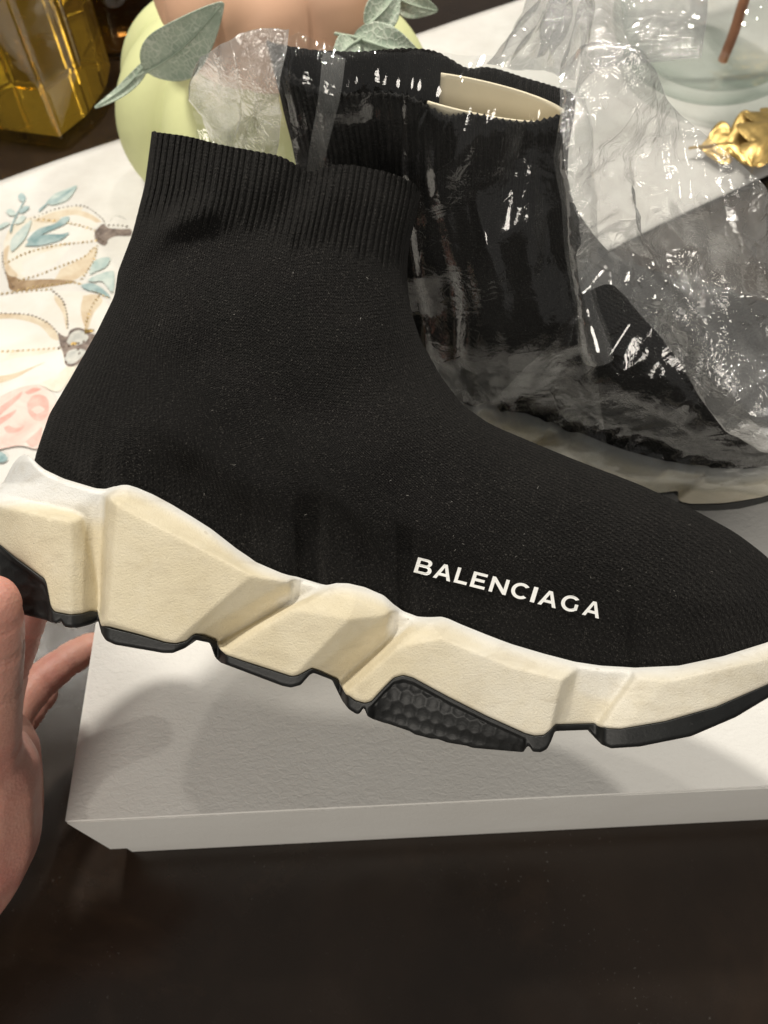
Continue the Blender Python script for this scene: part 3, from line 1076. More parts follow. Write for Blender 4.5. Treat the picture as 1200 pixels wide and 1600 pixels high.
# lid: hollow tray turned upside down
def lid_mesh():
    t = 0.0022
    bm = bmesh.new()
    outer = [(0, 0), (LB, 0), (LB, DB), (0, DB)]
    inner = [(t, t), (LB - t, t), (LB - t, DB - t), (t, DB - t)]
    o_b = [bm.verts.new((x, y, LIDZ)) for x, y in outer]
    o_t = [bm.verts.new((x, y, BT)) for x, y in outer]
    i_b = [bm.verts.new((x, y, LIDZ)) for x, y in inner]
    i_t = [bm.verts.new((x, y, BT - t)) for x, y in inner]
    for k in range(4):
        j = (k + 1) % 4
        bm.faces.new((o_b[k], o_b[j], o_t[j], o_t[k]))
        bm.faces.new((i_b[j], i_b[k], i_t[k], i_t[j]))
        bm.faces.new((o_b[j], o_b[k], i_b[k], i_b[j]))
    bm.faces.new(o_t)
    bm.faces.new(i_t[::-1])
    bmesh.ops.bevel(bm, geom=[e for e in bm.edges if any(v.co.z > BT - 0.0005 for v in e.verts)], offset=0.0011, segments=3, affect='EDGES')
    me = bpy.data.meshes.new('lid')
    bm.to_mesh(me)
    bm.free()
    me.materials.append(M['box'])
    o = bpy.data.objects.new('lid', me)
    COL.objects.link(o)
    o.parent = bxo


lid_mesh()
boxmesh('box_base', 0.0035, LB - 0.0035, 0.0035, DB - 0.0035, 0.0006, BT - 0.004, M['box'], bxo)

# ------------------------------------------------------------------ second shoe, standing on the box
TH2 = math.radians(14.8)
S2 = 1.035
UPB = upper_mesh(False, False)


def rot2(V):
    c, s_ = math.cos(TH2), math.sin(TH2)
    V = V * S2
    W_ = V.copy()
    W_[:, 0] = V[:, 0] * c - V[:, 1] * s_
    W_[:, 1] = V[:, 0] * s_ + V[:, 1] * c
    return W_


ALLZ = rot2(RUB[0])
floor2 = ALLZ[:, 1].min()
V2 = rot2(UPB[0])
ytop = V2[:, 1].max()
cx2 = V2[V2[:, 1] > ytop - 0.02][:, 0].mean()
kst = smooth(ytop - 0.11, ytop - 0.02, V2[:, 1])
V2[:, 0] = cx2 + (V2[:, 0] - cx2) * (1 + 0.20 * kst)
V2[:, 2] *= (1 - 0.12 * kst)
ytilt = -0.05 * (V2[:, 0] - cx2) * kst
V2[:, 1] += ytilt + 0.004 * kst * np.sin(V2[:, 0] * 60)
YAW = math.radians(-17)
ex = Vector((math.cos(YAW), math.sin(YAW), 0))
ez = Vector((math.sin(YAW), -math.cos(YAW), 0))      # toward the viewer
topz = BT + 0.0015 + (ytop - floor2)
cpt = pixz(708, 128, topz - 0.006)
org = cpt - ex * cx2
MW2 = Matrix(((ex.x, 0, ez.x, org.x), (ex.y, 0, ez.y, org.y), (0, 1, 0, BT + 0.0015 - floor2), (0, 0, 0, 1)))
sh2 = empty('sock_sneaker', mw=MW2)
tag(sh2, 'second black sock sneaker, standing on the box inside the clear plastic bag', 'sneaker', 'pair of sock sneakers')
up2 = (V2, UPB[1], UPB[2])
o = obj('knit_upper', up2[0], up2[1], M['knit'], sh2)
add_uv(o, up2[2])
Vf = rot2(FOAM[0])
o = obj('midsole', Vf, FOAM[1], M['foam'], sh2)
add_attr(o, 'aged', FOAM[2])
Vr = ALLZ
obj('outsole', Vr, RUB[1], M['rubber'], sh2)

# card former inside its cuff
cv = []
NUc, NVc = 60, 12
for r in range(NVc):
    for c in range(NUc):
        a = -2.0 + 4.0 * c / (NUc - 1)
        x = cx2 + 0.0090 + 0.041 * math.cos(a)
        z = 0.0118 * math.sin(a)
        y = ytop - 0.010 - 0.022 * (1 - r / (NVc - 1)) - 0.05 * (x - cx2)
        cv.append((x, y, z))
ins = obj('card_insert', cv, grid_faces(NVc, NUc), M['card'], None, mw=MW2)
md = ins.modifiers.new('thick', 'SOLIDIFY')
md.thickness = 0.0011
tag(ins, 'curved cream card former inside the cuff of the bagged sneaker', 'card')

# ------------------------------------------------------------------ plastic bag
IMW2 = MW2.inverted()
AP = np.concatenate([V2, Vf, Vr])
gx0, gx1, gy0, gy1, gs = -0.30, 0.34, floor2 - 0.02, ytop + 0.20, 0.003
nx, ny = int((gx1 - gx0) / gs), int((gy1 - gy0) / gs)
env = np.full((ny, nx), -0.01)
ii = np.clip(((AP[:, 0] - gx0) / gs).astype(int), 0, nx - 1)
jj = np.clip(((AP[:, 1] - gy0) / gs).astype(int), 0, ny - 1)
np.maximum.at(env, (jj, ii), AP[:, 2])
for _ in range(5):     # dilate: the film bridges hollows
    p = np.pad(env, 1, mode='edge')
    env = np.max([p[a:a + ny, b:b + nx] for a in range(3) for b in range(3)], axis=0)
env = blur(env, 2.2)


def ridged(p, f, seed=0.0):
    v = noise.noise(Vector((p.x * f + seed, p.y * f, p.z * f - seed)))
    v2 = noise.noise(Vector((p.x * f * 2.1 - seed, p.y * f * 2.1, p.z * f * 2.1)))
    return (1 - 2 * abs(v)) + 0.5 * (1 - 2 * abs(v2))


bag = empty('plastic_bag', loc=org + ex * 0.05 + Vector((0, 0, BT)))
tag(bag, 'crumpled clear plastic bag wrapped over the second sneaker', 'bag')
bag_inv = None


def coons(top, bottom, left, right, nu, nv):
    T, B_, L, R = resample(spline(top, 200), nu), resample(spline(bottom, 200), nu), resample(spline(left, 200), nv), resample(spline(right, 200), nv)
    u = np.linspace(0, 1, nu)[None, :, None]
    v = np.linspace(0, 1, nv)[:, None, None]
    return ((1 - u) * L[:, None] + u * R[:, None] + (1 - v) * T[None] + v * B_[None]
            - ((1 - u) * (1 - v) * T[0] + u * (1 - v) * T[-1] + (1 - u) * v * B_[0] + u * v * B_[-1]))


def sheet(name, top, bottom, left, right, nu, nv, mat, gap, amp, freq, seed, label=None, free=None, stretch=0.3, extra=None, spread=0.7):
    """film sheet; without `free` it drapes on the shoe (shoe-space envelope), else uses (z offset) function"""
    G = coons(top, bottom, left, right, nu, nv)
    ir = np.unique(np.r_[np.arange(0, nv, 4), nv - 1])
    ic = np.unique(np.r_[np.arange(0, nu, 4), nu - 1])
    Vc = np.zeros((len(ir), len(ic), 3))
    for a_, r in enumerate(ir):
        for b_, c in enumerate(ic):
            px, py = G[r, c, 0], G[r, c, 1]
            u, v = c / (nu - 1), r / (nv - 1)
            if free is not None:
                P = pix(px, py, free(u, v))
            else:
                ray = FWD * F + RIGHT * (px - 600) + UP * (800 - py)
                zz = 0.02
                for _ in range(4):
                    P = CAM + ray * ((org + ez * zz - CAM).dot(ez) / ray.dot(ez))
                    l = IMW2 @ P
                    zz2 = float(sample(env, gx0, gy0, gs, np.array(l.x), np.array(l.y))) + gap + (extra(u, v) if extra else 0)
                    zz = 0.5 * zz + 0.5 * zz2
                P = CAM + ray * ((org + ez * zz - CAM).dot(ez) / ray.dot(ez))
            Vc[a_, b_] = P

    def fill(C):
        t1 = np.array([np.interp(np.arange(nu), ic, row) for row in C])
        return np.array([np.interp(np.arange(nv), ir, col) for col in t1.T]).T
    V = np.stack([blur(fill(Vc[..., k]), 1.5) if min(nu, nv) > 40 else fill(Vc[..., k]) for k in range(3)], -1)
    # crumple along the normals
    dx = np.gradient(V, axis=1)
    dy = np.gradient(V, axis=0)
    Nn = np.cross(dx, dy)
    Nn /= np.linalg.norm(Nn, axis=-1, keepdims=True) + 1e-12
    Nn *= np.sign((Nn * np.array((CAM.x, CAM.y, CAM.z) - V)).sum(-1, keepdims=True))
    # straight-creased facets: triangle waves of falling wavelength in the sheet's own metric, gently warped
    r_ = np.random.default_rng(int(seed * 10))
    mu = np.cumsum(np.r_[0, np.linalg.norm(np.diff(V.mean(0), axis=0), axis=1)])[None, :] * np.ones((nv, 1))
    mv = np.cumsum(np.r_[0, np.linalg.norm(np.diff(V.mean(1), axis=0), axis=1)])[:, None] * np.ones((1, nu))
    def nf(off, sc):
        C = np.array([[noise.noise(Vector((mu[r, c] * 14, mv[r, c] * 14, seed)) * sc + Vector(off)) for c in ic] for r in ir])
        return fill(C)
    wx, wy, wm = nf((0, 0, 0), 1), nf((7.7, 3.1, 0), 1), nf((1.7, 9.1, 4), 1.6)
    A = np.zeros((nv, nu))
    for k, lam in enumerate((0.085, 0.055, 0.040, 0.030, 0.022, 0.016, 0.012, 0.009, 0.007)):
        th = stretch + r_.normal(0, spread)
        ph = ((mu + 0.010 * wx) * math.cos(th) + (mv + 0.010 * wy) * math.sin(th)) / lam + r_.uniform()
        tri = np.abs((ph % 1.0) * 2 - 1) - 0.5
        msk = smooth(-0.25, 0.35, wm * (1 if k % 2 else -1)) if k > 2 else 1.0
        A += tri * lam * 0.5 * amp * r_.uniform(0.6, 1.2) * msk * (0.75 if k > 5 else 1.0)
    A = blur(A, 0.6)
    if free is not None:
        A = A * (1 - 0.9 * smooth(0.75, 1.0, mv / mv.max()))
    V = V + Nn * (A - (A.min() if free is None else 0.0))[..., None]
    o = obj(name, V.reshape(-1, 3), grid_faces(nv, nu), mat, bag)
    o.matrix_parent_inverse = Matrix.Translation(-bag.location)
    if label:
        o['label'] = label
    return o


sheet('film', [(322, 92), (452, 66), (520, 84), (640, 93), (760, 104), (850, 106), (896, 140)],
      [(318, 250), (430, 420), (600, 630), (760, 740), (960, 790)],
      [(322, 92), (316, 150), (318, 250)], [(896, 140), (888, 260), (895, 380), (940, 600), (960, 790)],
      170, 150, M['film'], 0.0030, 0.17, 26, 1.0, 'clear film over the cuff of the bagged sneaker', stretch=0.55)
sheet('film', [(896, 330), (1000, 420), (1120, 520), (1250, 610)], [(670, 700), (840, 770), (1040, 800), (1255, 800)],
      [(896, 330), (900, 470), (790, 600), (670, 700)], [(1250, 610), (1260, 700), (1255, 800)],
      170, 110, M['film'], 0.0050, 0.13, 26, 9.0, 'clear film over the foot of the bagged sneaker', stretch=0.4)
sheet('crumpled_film', [(876, 134), (920, 100), (962, 90), (1040, 160), (1130, 240), (1250, 385)],
      [(892, 440), (940, 425), (1000, 490), (1070, 570), (1150, 650), (1260, 745)],
      [(876, 134), (872, 240), (880, 360), (892, 440)], [(1250, 385), (1262, 560), (1260, 745)],
      190, 170, M['milk'], 0.012, 0.28, 26, 21.0, 'milky crumpled flap of film beside the cuff', extra=lambda u, v: 0.012 * math.sin(v * 3.1), stretch=0.9)
sheet('crumpled_film', [(344, 84), (380, 72), (420, 62), (462, 66)], [(338, 240), (370, 250), (410, 262), (456, 285)],
      [(344, 84), (340, 130), (332, 180), (338, 240)], [(462, 66), (454, 130), (450, 200), (456, 285)],
      90, 110, M['milk'], 0.006, 0.24, 36, 33.0, 'crumpled corner of film in front of the green pumpkin', stretch=0.2)
sheet('folded_film', [(884, 140), (896, 138), (908, 140)], [(928, 562), (940, 566), (953, 560)],
      [(884, 140), (882, 300), (900, 450), (928, 562)], [(908, 140), (918, 300), (928, 440), (953, 560)],
      26, 150, M['fold'], 0.020, 0.10, 30, 41.0, 'hanging fold of film with a bright crease', extra=lambda u, v: 0.008 * math.sin(u * math.pi))
sheet('tape_strip', [(505, 80), (524, 84), (540, 92)], [(478, 280), (492, 284), (502, 284)],
      [(505, 80), (498, 150), (486, 220), (478, 280)], [(540, 92), (532, 150), (515, 220), (502, 284)],
      18, 90, M['tape'], 0.009, 0.03, 40, 51.0, 'strip of clear tape down the cuff')
dA = 0.405
sheet('gathered_film', [(850, -30), (880, -34), (905, -36), (930, -34)], [(758, 100), (810, 110), (850, 112), (898, 128)],
      [(850, -30), (810, 30), (780, 75), (758, 100)], [(930, -34), (915, 30), (904, 90), (898, 128)],
      100, 90, M['milk'], 0, 0.26, 26, 61.0, 'gathered mouth of the bag fanning out behind the cuff', free=lambda u, v: 0.47 - 0.075 * v + 0.012 * math.sin(u * 19 + v * 2), stretch=0.15, spread=0.2)
sheet('crumpled_film', [(895, -34), (960, -36), (1040, -34), (1108, -32)], [(897, 150), (935, 110), (1020, 98), (1096, 92)],
      [(895, -34), (905, 30), (903, 90), (897, 150)], [(1108, -32), (1106, 10), (1100, 60), (1096, 92)],
      110, 90, M['milk'], 0, 0.18, 28, 71.0, 'upright panel of crumpled film at the bag mouth', free=lambda u, v: 0.46 + 0.03 * u - 0.06 * v + 0.01 * math.exp(-((u - 0.1) / 0.05) ** 2))

# ------------------------------------------------------------------ table runner
ra = pixz(0, 286, 0.002)
rb_ = pixz(667, 52, 0.002)
rd = (rb_ - ra)
rd.z = 0
rd.normalize()
rn = Vector((rd.y, -rd.x, 0))            # toward the viewer
RW = 0.408
nu, nv = 150, 46
rv = []
for r in range(nv):
    for c in range(nu):
        s_ = -0.45 + 1.75 * c / (nu - 1)
        t_ = RW * r / (nv - 1)
        p = ra + rd * s_ + rn * t_
        edge = min(t_, RW - t_)
        p.z = 0.0022 + 0.0006 * noise.noise(Vector((s_ * 9, t_ * 9, 0))) + 0.0008 * math.exp(-(edge / 0.012) ** 2)
        p += rn * (0.004 * noise.noise(Vector((s_ * 5, 0, 2.0))) * (1 if r in (0, nv - 1) else 0.6))
        rv.append(p)
rroot = empty('table_runner', loc=ra + rn * RW / 2)
tag(rroot, 'white cloth table runner printed with pumpkins, leaves and pink flowers', 'table runner')


def under(o, root):
    o.parent = root
    o.matrix_parent_inverse = Matrix.Translation(-root.location)
    return o


ro = under(obj('cloth', rv, grid_faces(nv, nu), M['cloth']), rroot)
md = ro.modifiers.new('thick', 'SOLIDIFY')
md.thickness = 0.0012
md.offset = -1
hv = []
for t0, t1 in ((-0.0004, 0.009),):
    for c in range(nu):
        for t_ in (t0, t0 + 0.001, t1 - 0.001, t1):
            s_ = -0.45 + 1.75 * c / (nu - 1)
            p = ra + rd * s_ + rn * t_
            p.z = 0.0022 + 0.0006 * noise.noise(Vector((s_ * 9, t_ * 9, 0))) + 0.0008 * math.exp(-(max(t_, 0) / 0.012) ** 2) + (0.0009 if t0 < t_ < t1 else -0.0004)
            p += rn * (0.004 * noise.noise(Vector((s_ * 5, 0, 2.0))))
            hv.append(p)
under(obj('hem', hv, grid_faces(nu, 4), M['cloth']), rroot)
LAY = [0.0036]


def patch(name, pts, mat, n=60, closed=True, lift=None):
    """flat printed shape lying on the cloth, outline traced in photograph pixels and laid on the table plane"""
    LAY[0] += 0.00003
    P = spline(pts + [pts[0]], n)[:-1] if closed else np.array(pts)
    W_ = [pixz(a, b, LAY[0]) for a, b in P]
    tr = tessellate_polygon([[Vector((p.x, p.y, 0)) for p in W_]])
    o = obj(name, W_, tr, mat, smooth=False)
    flip_out(o)
    if o.data.polygons[0].normal.z < 0:
        o.data.flip_normals()
    return under(o, rroot)


def stitch(pts, mat, size=0.0026, step=0.0038, name='stitching', jitter=0.3):
    """row of raised thread stitches"""
    W_ = np.array([tuple(pixz(a, b, LAY[0] + 0.0002)) for a, b in spline(pts, 160)])
    L_ = np.r_[0, np.cumsum(np.linalg.norm(np.diff(W_, axis=0), axis=1))]
    m = max(2, int(L_[-1] / step))
    vs, fs = [], []
    for q in np.linspace(0, L_[-1], m):
        p = np.array([np.interp(q, L_, W_[:, k]) for k in range(3)])
        p2 = np.array([np.interp(min(q + 0.002, L_[-1]), L_, W_[:, k]) for k in range(3)])
        t = p2 - p
        t = t / (np.linalg.norm(t) + 1e-9) if np.linalg.norm(t) > 1e-9 else np.array((1.0, 0, 0))
        a = rng.normal(0.9, jitter)
        t = np.array((t[0] * math.cos(a) - t[1] * math.sin(a), t[0] * math.sin(a) + t[1] * math.cos(a), 0))
        s2 = np.array((-t[1], t[0], 0))
        sz = size * rng.uniform(0.7, 1.15)
        b = len(vs)
        for dx, dy, dz in ((1, 0, 0), (0, 0.42, 0), (-1, 0, 0), (0, -0.42, 0), (0, 0, 0.55)):
            vs.append(p + t * dx * sz * 0.75 + s2 * dy * sz + np.array((0, 0, dz * sz)))
        fs += [(b, b + 1, b + 4), (b + 1, b + 2, b + 4), (b + 2, b + 3, b + 4), (b + 3, b, b + 4)]
    o = obj(name, vs, fs, mat, smooth=False)
    o['kind'] = 'stuff'
    return under(o, rroot)


# upper printed pumpkin
patch('printed_pumpkin', [(5, 380), (20, 352), (60, 335), (100, 324), (130, 324), (158, 340), (165, 360), (152, 380), (146, 410), (120, 438), (80, 446), (25, 450), (8, 425)], M['w_cream'])
patch('printed_segment', [(32, 428), (60, 408), (100, 392), (140, 382), (128, 400), (90, 418), (50, 432)], M['w_white'])
patch('printed_segment', [(34, 420), (40, 405), (90, 388), (140, 380), (138, 388), (100, 408), (60, 425)], M['w_white'])
patch('printed_segment', [(50, 345), (90, 330), (130, 330), (160, 348), (150, 358), (110, 348), (70, 348)], M['w_tan'])
patch('printed_segment', [(92, 340), (120, 336), (150, 348), (146, 356), (116, 350)], M['w_white'])
patch('printed_segment', [(40, 365), (80, 352), (120, 352), (148, 362), (142, 376), (100, 380), (50, 388)], M['w_white'])
patch('printed_segment', [(95, 420), (130, 402), (148, 385), (150, 396), (135, 425), (110, 440), (85, 442)], M['w_tan'])
patch('printed_shading', [(8, 420), (20, 428), (35, 437), (80, 436), (118, 440), (80, 448), (22, 455), (12, 440)], M['w_brown'])
patch('printed_shading', [(6, 390), (14, 384), (12, 410), (28, 430), (14, 430), (6, 412)], M['w_tan'])
stitch([(48, 342), (90, 326), (130, 322), (158, 340), (164, 350)], M['browncord'], 0.0017)
stitch([(105, 348), (130, 354), (148, 360)], M['goldthread'])
stitch([(8, 412), (40, 396), (85, 384), (130, 379), (150, 376)], M['goldthread'])
stitch([(30, 438), (60, 430), (90, 418), (130, 402), (146, 388)], M['goldthread'])
stitch([(22, 455), (50, 449), (85, 445), (118, 442), (140, 452), (168, 464)], M['goldthread'], 0.0026)
stitch([(152, 384), (146, 408), (128, 436)], M['goldthread'])
stitch([(4, 395), (6, 420), (20, 448)], M['browncord'], 0.0017)
stitch([(60, 343), (84, 345)], M['goldthread'])
patch('printed_stem', [(148, 362), (160, 350), (170, 356), (190, 358), (204, 358), (204, 368), (182, 369), (170, 374), (164, 384), (154, 380), (148, 372)], M['w_stem'])
for q in ([(170, 352), (185, 352), (198, 354)], [(150, 364), (156, 374), (166, 380)]):
    stitch(q, M['browncord'], 0.0022, 0.003)
stitch([(172, 345), (178, 338), (188, 338), (196, 342)], M['w_grey'], 0.0012, 0.002)
# lower printed pumpkin
patch('printed_pumpkin', [(-25, 470), (20, 460), (70, 455), (130, 456), (165, 470), (175, 500), (150, 520), (120, 555), (100, 590), (60, 605), (-25, 612)], M['w_white'], 80)
patch('printed_segment', [(85, 460), (98, 470), (106, 492), (104, 515), (98, 490), (86, 470)], M['w_tan'])
patch('printed_segment', [(130, 462), (150, 460), (160, 470), (146, 490), (138, 512), (132, 510), (126, 485)], M['w_tan'])
patch('printed_segment', [(-25, 492), (20, 490), (55, 495), (80, 508), (92, 530), (80, 528), (60, 508), (20, 498), (-25, 500)], M['w_tan'])
patch('printed_segment', [(-25, 550), (30, 547), (92, 545), (60, 554), (20, 560), (-25, 572)], M['w_cream'])
patch('printed_segment', [(-25, 590), (20, 584), (70, 566), (50, 576), (20, 592), (-25, 604)], M['w_tan'])
patch('printed_segment', [(60, 600), (90, 585), (115, 560), (125, 556), (110, 590), (90, 612)], M['w_cream'])
stitch([(-20, 490), (20, 490), (50, 493), (75, 505), (92, 522)], M['browncord'], 0.0019)
stitch([(-20, 550), (30, 548), (60, 546), (92, 544)], M['goldthread'])
stitch([(84, 456), (97, 468), (104, 488), (106, 512)], M['browncord'], 0.0019)
stitch([(158, 458), (144, 478), (136, 500), (133, 514)], M['goldthread'])
stitch([(-20, 462), (30, 456), (80, 452)], M['goldthread'], 0.0024)
patch('printed_stem', [(90, 520), (104, 526), (110, 516), (124, 512), (140, 520), (150, 526), (140, 550), (120, 570), (104, 571), (98, 550), (94, 540)], M['w_stem'])
patch('printed_stem_face', [(104, 534), (112, 520), (126, 516), (138, 526), (130, 536), (112, 540)], M['w_grey'])
patch('printed_stem_face', [(100, 560), (108, 548), (124, 545), (134, 550), (118, 566), (106, 568)], M['w_grey'])
stitch([(92, 544), (110, 540), (130, 534), (145, 528)], M['browncord'], 0.0024, 0.0034)
stitch([(102, 556), (112, 552), (122, 546)], M['browncord'], 0.0026, 0.006)
stitch([(103, 566), (112, 560), (124, 552)], M['browncord'], 0.0026, 0.006)
for a, b in ((116, 537), (142, 517), (137, 348 + 170)):
    LAY[0] += 0.0002
    stitch([(a - 2, b), (a + 2, b)], M['gold'], 0.004, 0.02, 'sequin')
# leaves of the print
patch('printed_leaf', [(72, 316), (84, 304), (100, 297), (120, 290), (108, 310), (92, 318), (80, 320)], M['w_teal2'])
patch('printed_leaf_vein', [(74, 315), (90, 308), (118, 291), (94, 312), (80, 318)], M['w_teal'])
patch('printed_stalk', [(60, 328), (73, 317), (74, 319), (62, 330)], M['w_teal'], 24)
patch('printed_leaf', [(28, 306), (34, 301), (40, 308), (38, 314), (31, 313)], M['w_teal'])
patch('printed_leaf', [(9, 329), (16, 326), (25, 333), (20, 337), (13, 335)], M['w_teal2'])
patch('printed_leaf', [(30, 330), (38, 322), (46, 323), (40, 330), (32, 333)], M['w_teal'])
patch('printed_leaf', [(22, 348), (32, 338), (40, 338), (36, 346), (26, 350)], M['w_teal2'])
patch('printed_leaf', [(-8, 356), (6, 348), (16, 348), (8, 354), (-6, 360)], M['w_teal2'])
patch('printed_stalk', [(15, 362), (20, 345), (36, 314), (38, 314), (22, 346), (18, 362)], M['w_teal'], 40)
patch('printed_leaf', [(16, 388), (18, 374), (30, 360), (48, 344), (46, 356), (38, 374), (20, 392)], M['w_teal2'])
patch('printed_leaf', [(42, 374), (60, 358), (84, 350), (98, 340), (108, 339), (104, 348), (84, 358), (62, 368), (46, 378)], M['w_teal'])
patch('printed_leaf', [(38, 384), (56, 370), (76, 366), (94, 366), (108, 363), (96, 374), (78, 380), (58, 384)], M['w_teal'])
patch('printed_leaf', [(142, 416), (150, 406), (164, 402), (172, 404), (166, 416), (150, 424), (140, 428)], M['w_teal2'])
patch('printed_leaf', [(136, 438), (150, 430), (170, 424), (178, 426), (176, 456), (160, 440), (146, 440)], M['w_teal2'])
patch('printed_leaf', [(126, 446), (140, 442), (156, 448), (172, 464), (150, 456), (134, 452)], M['w_teal'])
# pink flower
patch('printed_flower', [(-25, 640), (0, 620), (30, 606), (60, 602), (82, 616), (88, 640), (78, 672), (60, 700), (30, 696), (-25, 700)], M['w_blush'], 80)
for q in ([(42, 630), (52, 618), (68, 618), (76, 628), (74, 650), (60, 658), (46, 648)], [(-6, 640), (14, 626), (34, 612), (30, 622), (10, 640), (-6, 652)],
          [(6, 668), (20, 662), (38, 664), (30, 674), (12, 676)], [(38, 613), (52, 606), (64, 608), (54, 613), (44, 616)], [(-10, 658), (10, 648), (26, 640), (16, 652), (-6, 666)],
          [(40, 690), (56, 676), (66, 668), (62, 690), (50, 698)]):
    patch('printed_petal', q, M['w_pink'], 40)
for q in ([(13, 664), (24, 661), (34, 666), (24, 669)], [(48, 640), (60, 634), (70, 640), (58, 647)]):
    patch('printed_petal', q, M['w_blush'], 30)
patch('printed_leaf', [(-12, 708), (2, 706), (12, 716), (4, 722), (-8, 720)], M['w_teal'])


# ------------------------------------------------------------------ pumpkins
def pumpkin(name, cx, cy, cz, R, Hh, lobes, mat, label, dep=0.13, ph=0.0, rot=0.0):
    root = empty(name, loc=(cx, cy, cz - Hh))
    nu, nv = 192, 64
    V = []
    for r in range(nv):
        a = math.pi * r / (nv - 1)
        for c in range(nu):
            th = 2 * math.pi * c / nu
            lob = abs(math.sin(lobes * (th + ph) / 2))
            k = 1 - dep * (1 - lob ** 0.55)
            s_ = math.sin(a)
            rr = R * (s_ ** 0.75) * (k * s_ + (1 - s_) * 1.0)
            z = Hh * math.cos(a)
            dimp = math.exp(-(rr / (R * 0.33)) ** 2)
            z -= math.copysign(1, z) * Hh * 0.28 * dimp
            z *= 1 + 0.03 * math.sin(2 * th + 1)
            V.append((rr * math.cos(th), rr * math.sin(th), z + Hh))
    o = obj('flesh', V, grid_faces(nv, nu, wrap=True), mat, root)
    sv = []
    for r in range(7):
        for c in range(12):
            th = 2 * math.pi * c / 12
            rr = R * (0.10 - 0.012 * r)
            sv.append((rr * math.cos(th) + 0.003 * r * r * 0.3, rr * math.sin(th), 2 * Hh - Hh * 0.35 + r * 0.007))
    obj('stem', sv, grid_faces(7, 12, wrap=True), M['stick'], root)
    tag(root, label, 'pumpkin', 'stacked decorative pumpkins')
    return root


gp = pixz(430, 158, 0.0935)
pumpkin('pumpkin', gp.x, gp.y, 0.0935, 0.141, 0.090, 9, M['green'], 'pale green decorative pumpkin below the peach one, standing on the runner', 0.17, 0.25)
pp = pixz(424, -22, 0.212)
pumpkin('pumpkin', pp.x, pp.y, 0.212, 0.087, 0.060, 8, M['peach'], 'peach coloured pumpkin stacked on top of the green one', 0.12, 0.35)


# ------------------------------------------------------------------ sage leaves
def leaf(p_base, p_tip, width, bend, label, twist=0.0, side=None, petiole=None):
    b, t = Vector(p_base), Vector(p_tip)
    ax = t - b
    L_ = ax.length
    ax.normalize()
    view = (CAM - (b + t) / 2).normalized()
    sd = ax.cross(view).normalized()
    nm = sd.cross(ax).normalized()
    if twist:
        q = Matrix.Rotation(twist, 3, ax)
        sd, nm = q @ sd, q @ nm
    nu, nv = 25, 40
    V, UV = [], []
    for r in range(nv):
        f = r / (nv - 1)
        wd_ = width * (math.sin(math.pi * f ** 0.8) ** 0.8) * (1 - 0.25 * f) + 0.0006
        for c in range(nu):
            g = 2 * c / (nu - 1) - 1
            cup = 0.22 * wd_ * g * g - 0.15 * wd_ * abs(g) ** 0.5
            wav = 0.05 * wd_ * math.sin(9 * f + 4 * g) * abs(g)
            p = b + ax * (f * L_) + sd * (g * wd_ + 0.1 * width * math.sin(f * 3)) + nm * (bend * L_ * math.sin(math.pi * f) + cup + wav)
            V.append(p)
            UV.append((g * 0.5 * (width / 0.02) * 0.7, f * L_ / 0.03))
    root = empty('artificial_leaf', loc=b)
    o = under(obj('blade', V, grid_faces(nv, nu), M['leaf']), root)
    add_uv(o, np.array(UV))
    md = o.modifiers.new('thick', 'SOLIDIFY')
    md.thickness = 0.0006
    # midrib, stalk
    pts = [b - ax * 0.014 - nm * 0.006] + [b + ax * (f * L_) + sd * (0.1 * width * math.sin(f * 3)) + nm * (bend * L_ * math.sin(math.pi * f) + 0.0007) for f in np.linspace(0, 0.97, 14)]
    sv, ns = [], 6
    for i, p in enumerate(pts):
        rr = 0.0011 * (1 - 0.8 * i / len(pts))
        for c in range(ns):
            a = 2 * math.pi * c / ns
            sv.append(p + sd * rr * math.cos(a) + nm * rr * math.sin(a))
    under(obj('midrib', sv, grid_faces(len(pts), ns, wrap=True), M['leaf']), root)
    tag(root, label, 'leaf', 'sage leaves of the pumpkin arrangement')
    return root


leaf(pix(228, 112, 0.520), pix(348, 4, 0.475), 0.0175, 0.08, 'large sage leaf with pale veins in front of the green and peach pumpkins', 0.25)
leaf(pix(234, 92, 0.530), pix(148, 168, 0.545), 0.0042, -0.14, 'narrow twisted sage leaf hanging off left toward the amber bottle', 0.5)
leaf(pix(552, 58, 0.530), pix(662, 92, 0.530), 0.0145, 0.10, 'broad sage leaf lying on the right shoulder of the green pumpkin', -0.2)
leaf(pix(572, 42, 0.545), pix(624, -24, 0.55), 0.0125, 0.10, 'sage leaf against the right side of the peach pumpkin', 0.3)
leaf(pix(612, -8, 0.58), pix(684, 16, 0.58), 0.0095, 0.10, 'small sage leaf over the dark table at the top edge', 0.2)
leaf(pix(556, 66, 0.515), pix(520, 102, 0.50), 0.0085, 0.10, 'short sage leaf tucked under the peach pumpkin, behind the film', 0.1)


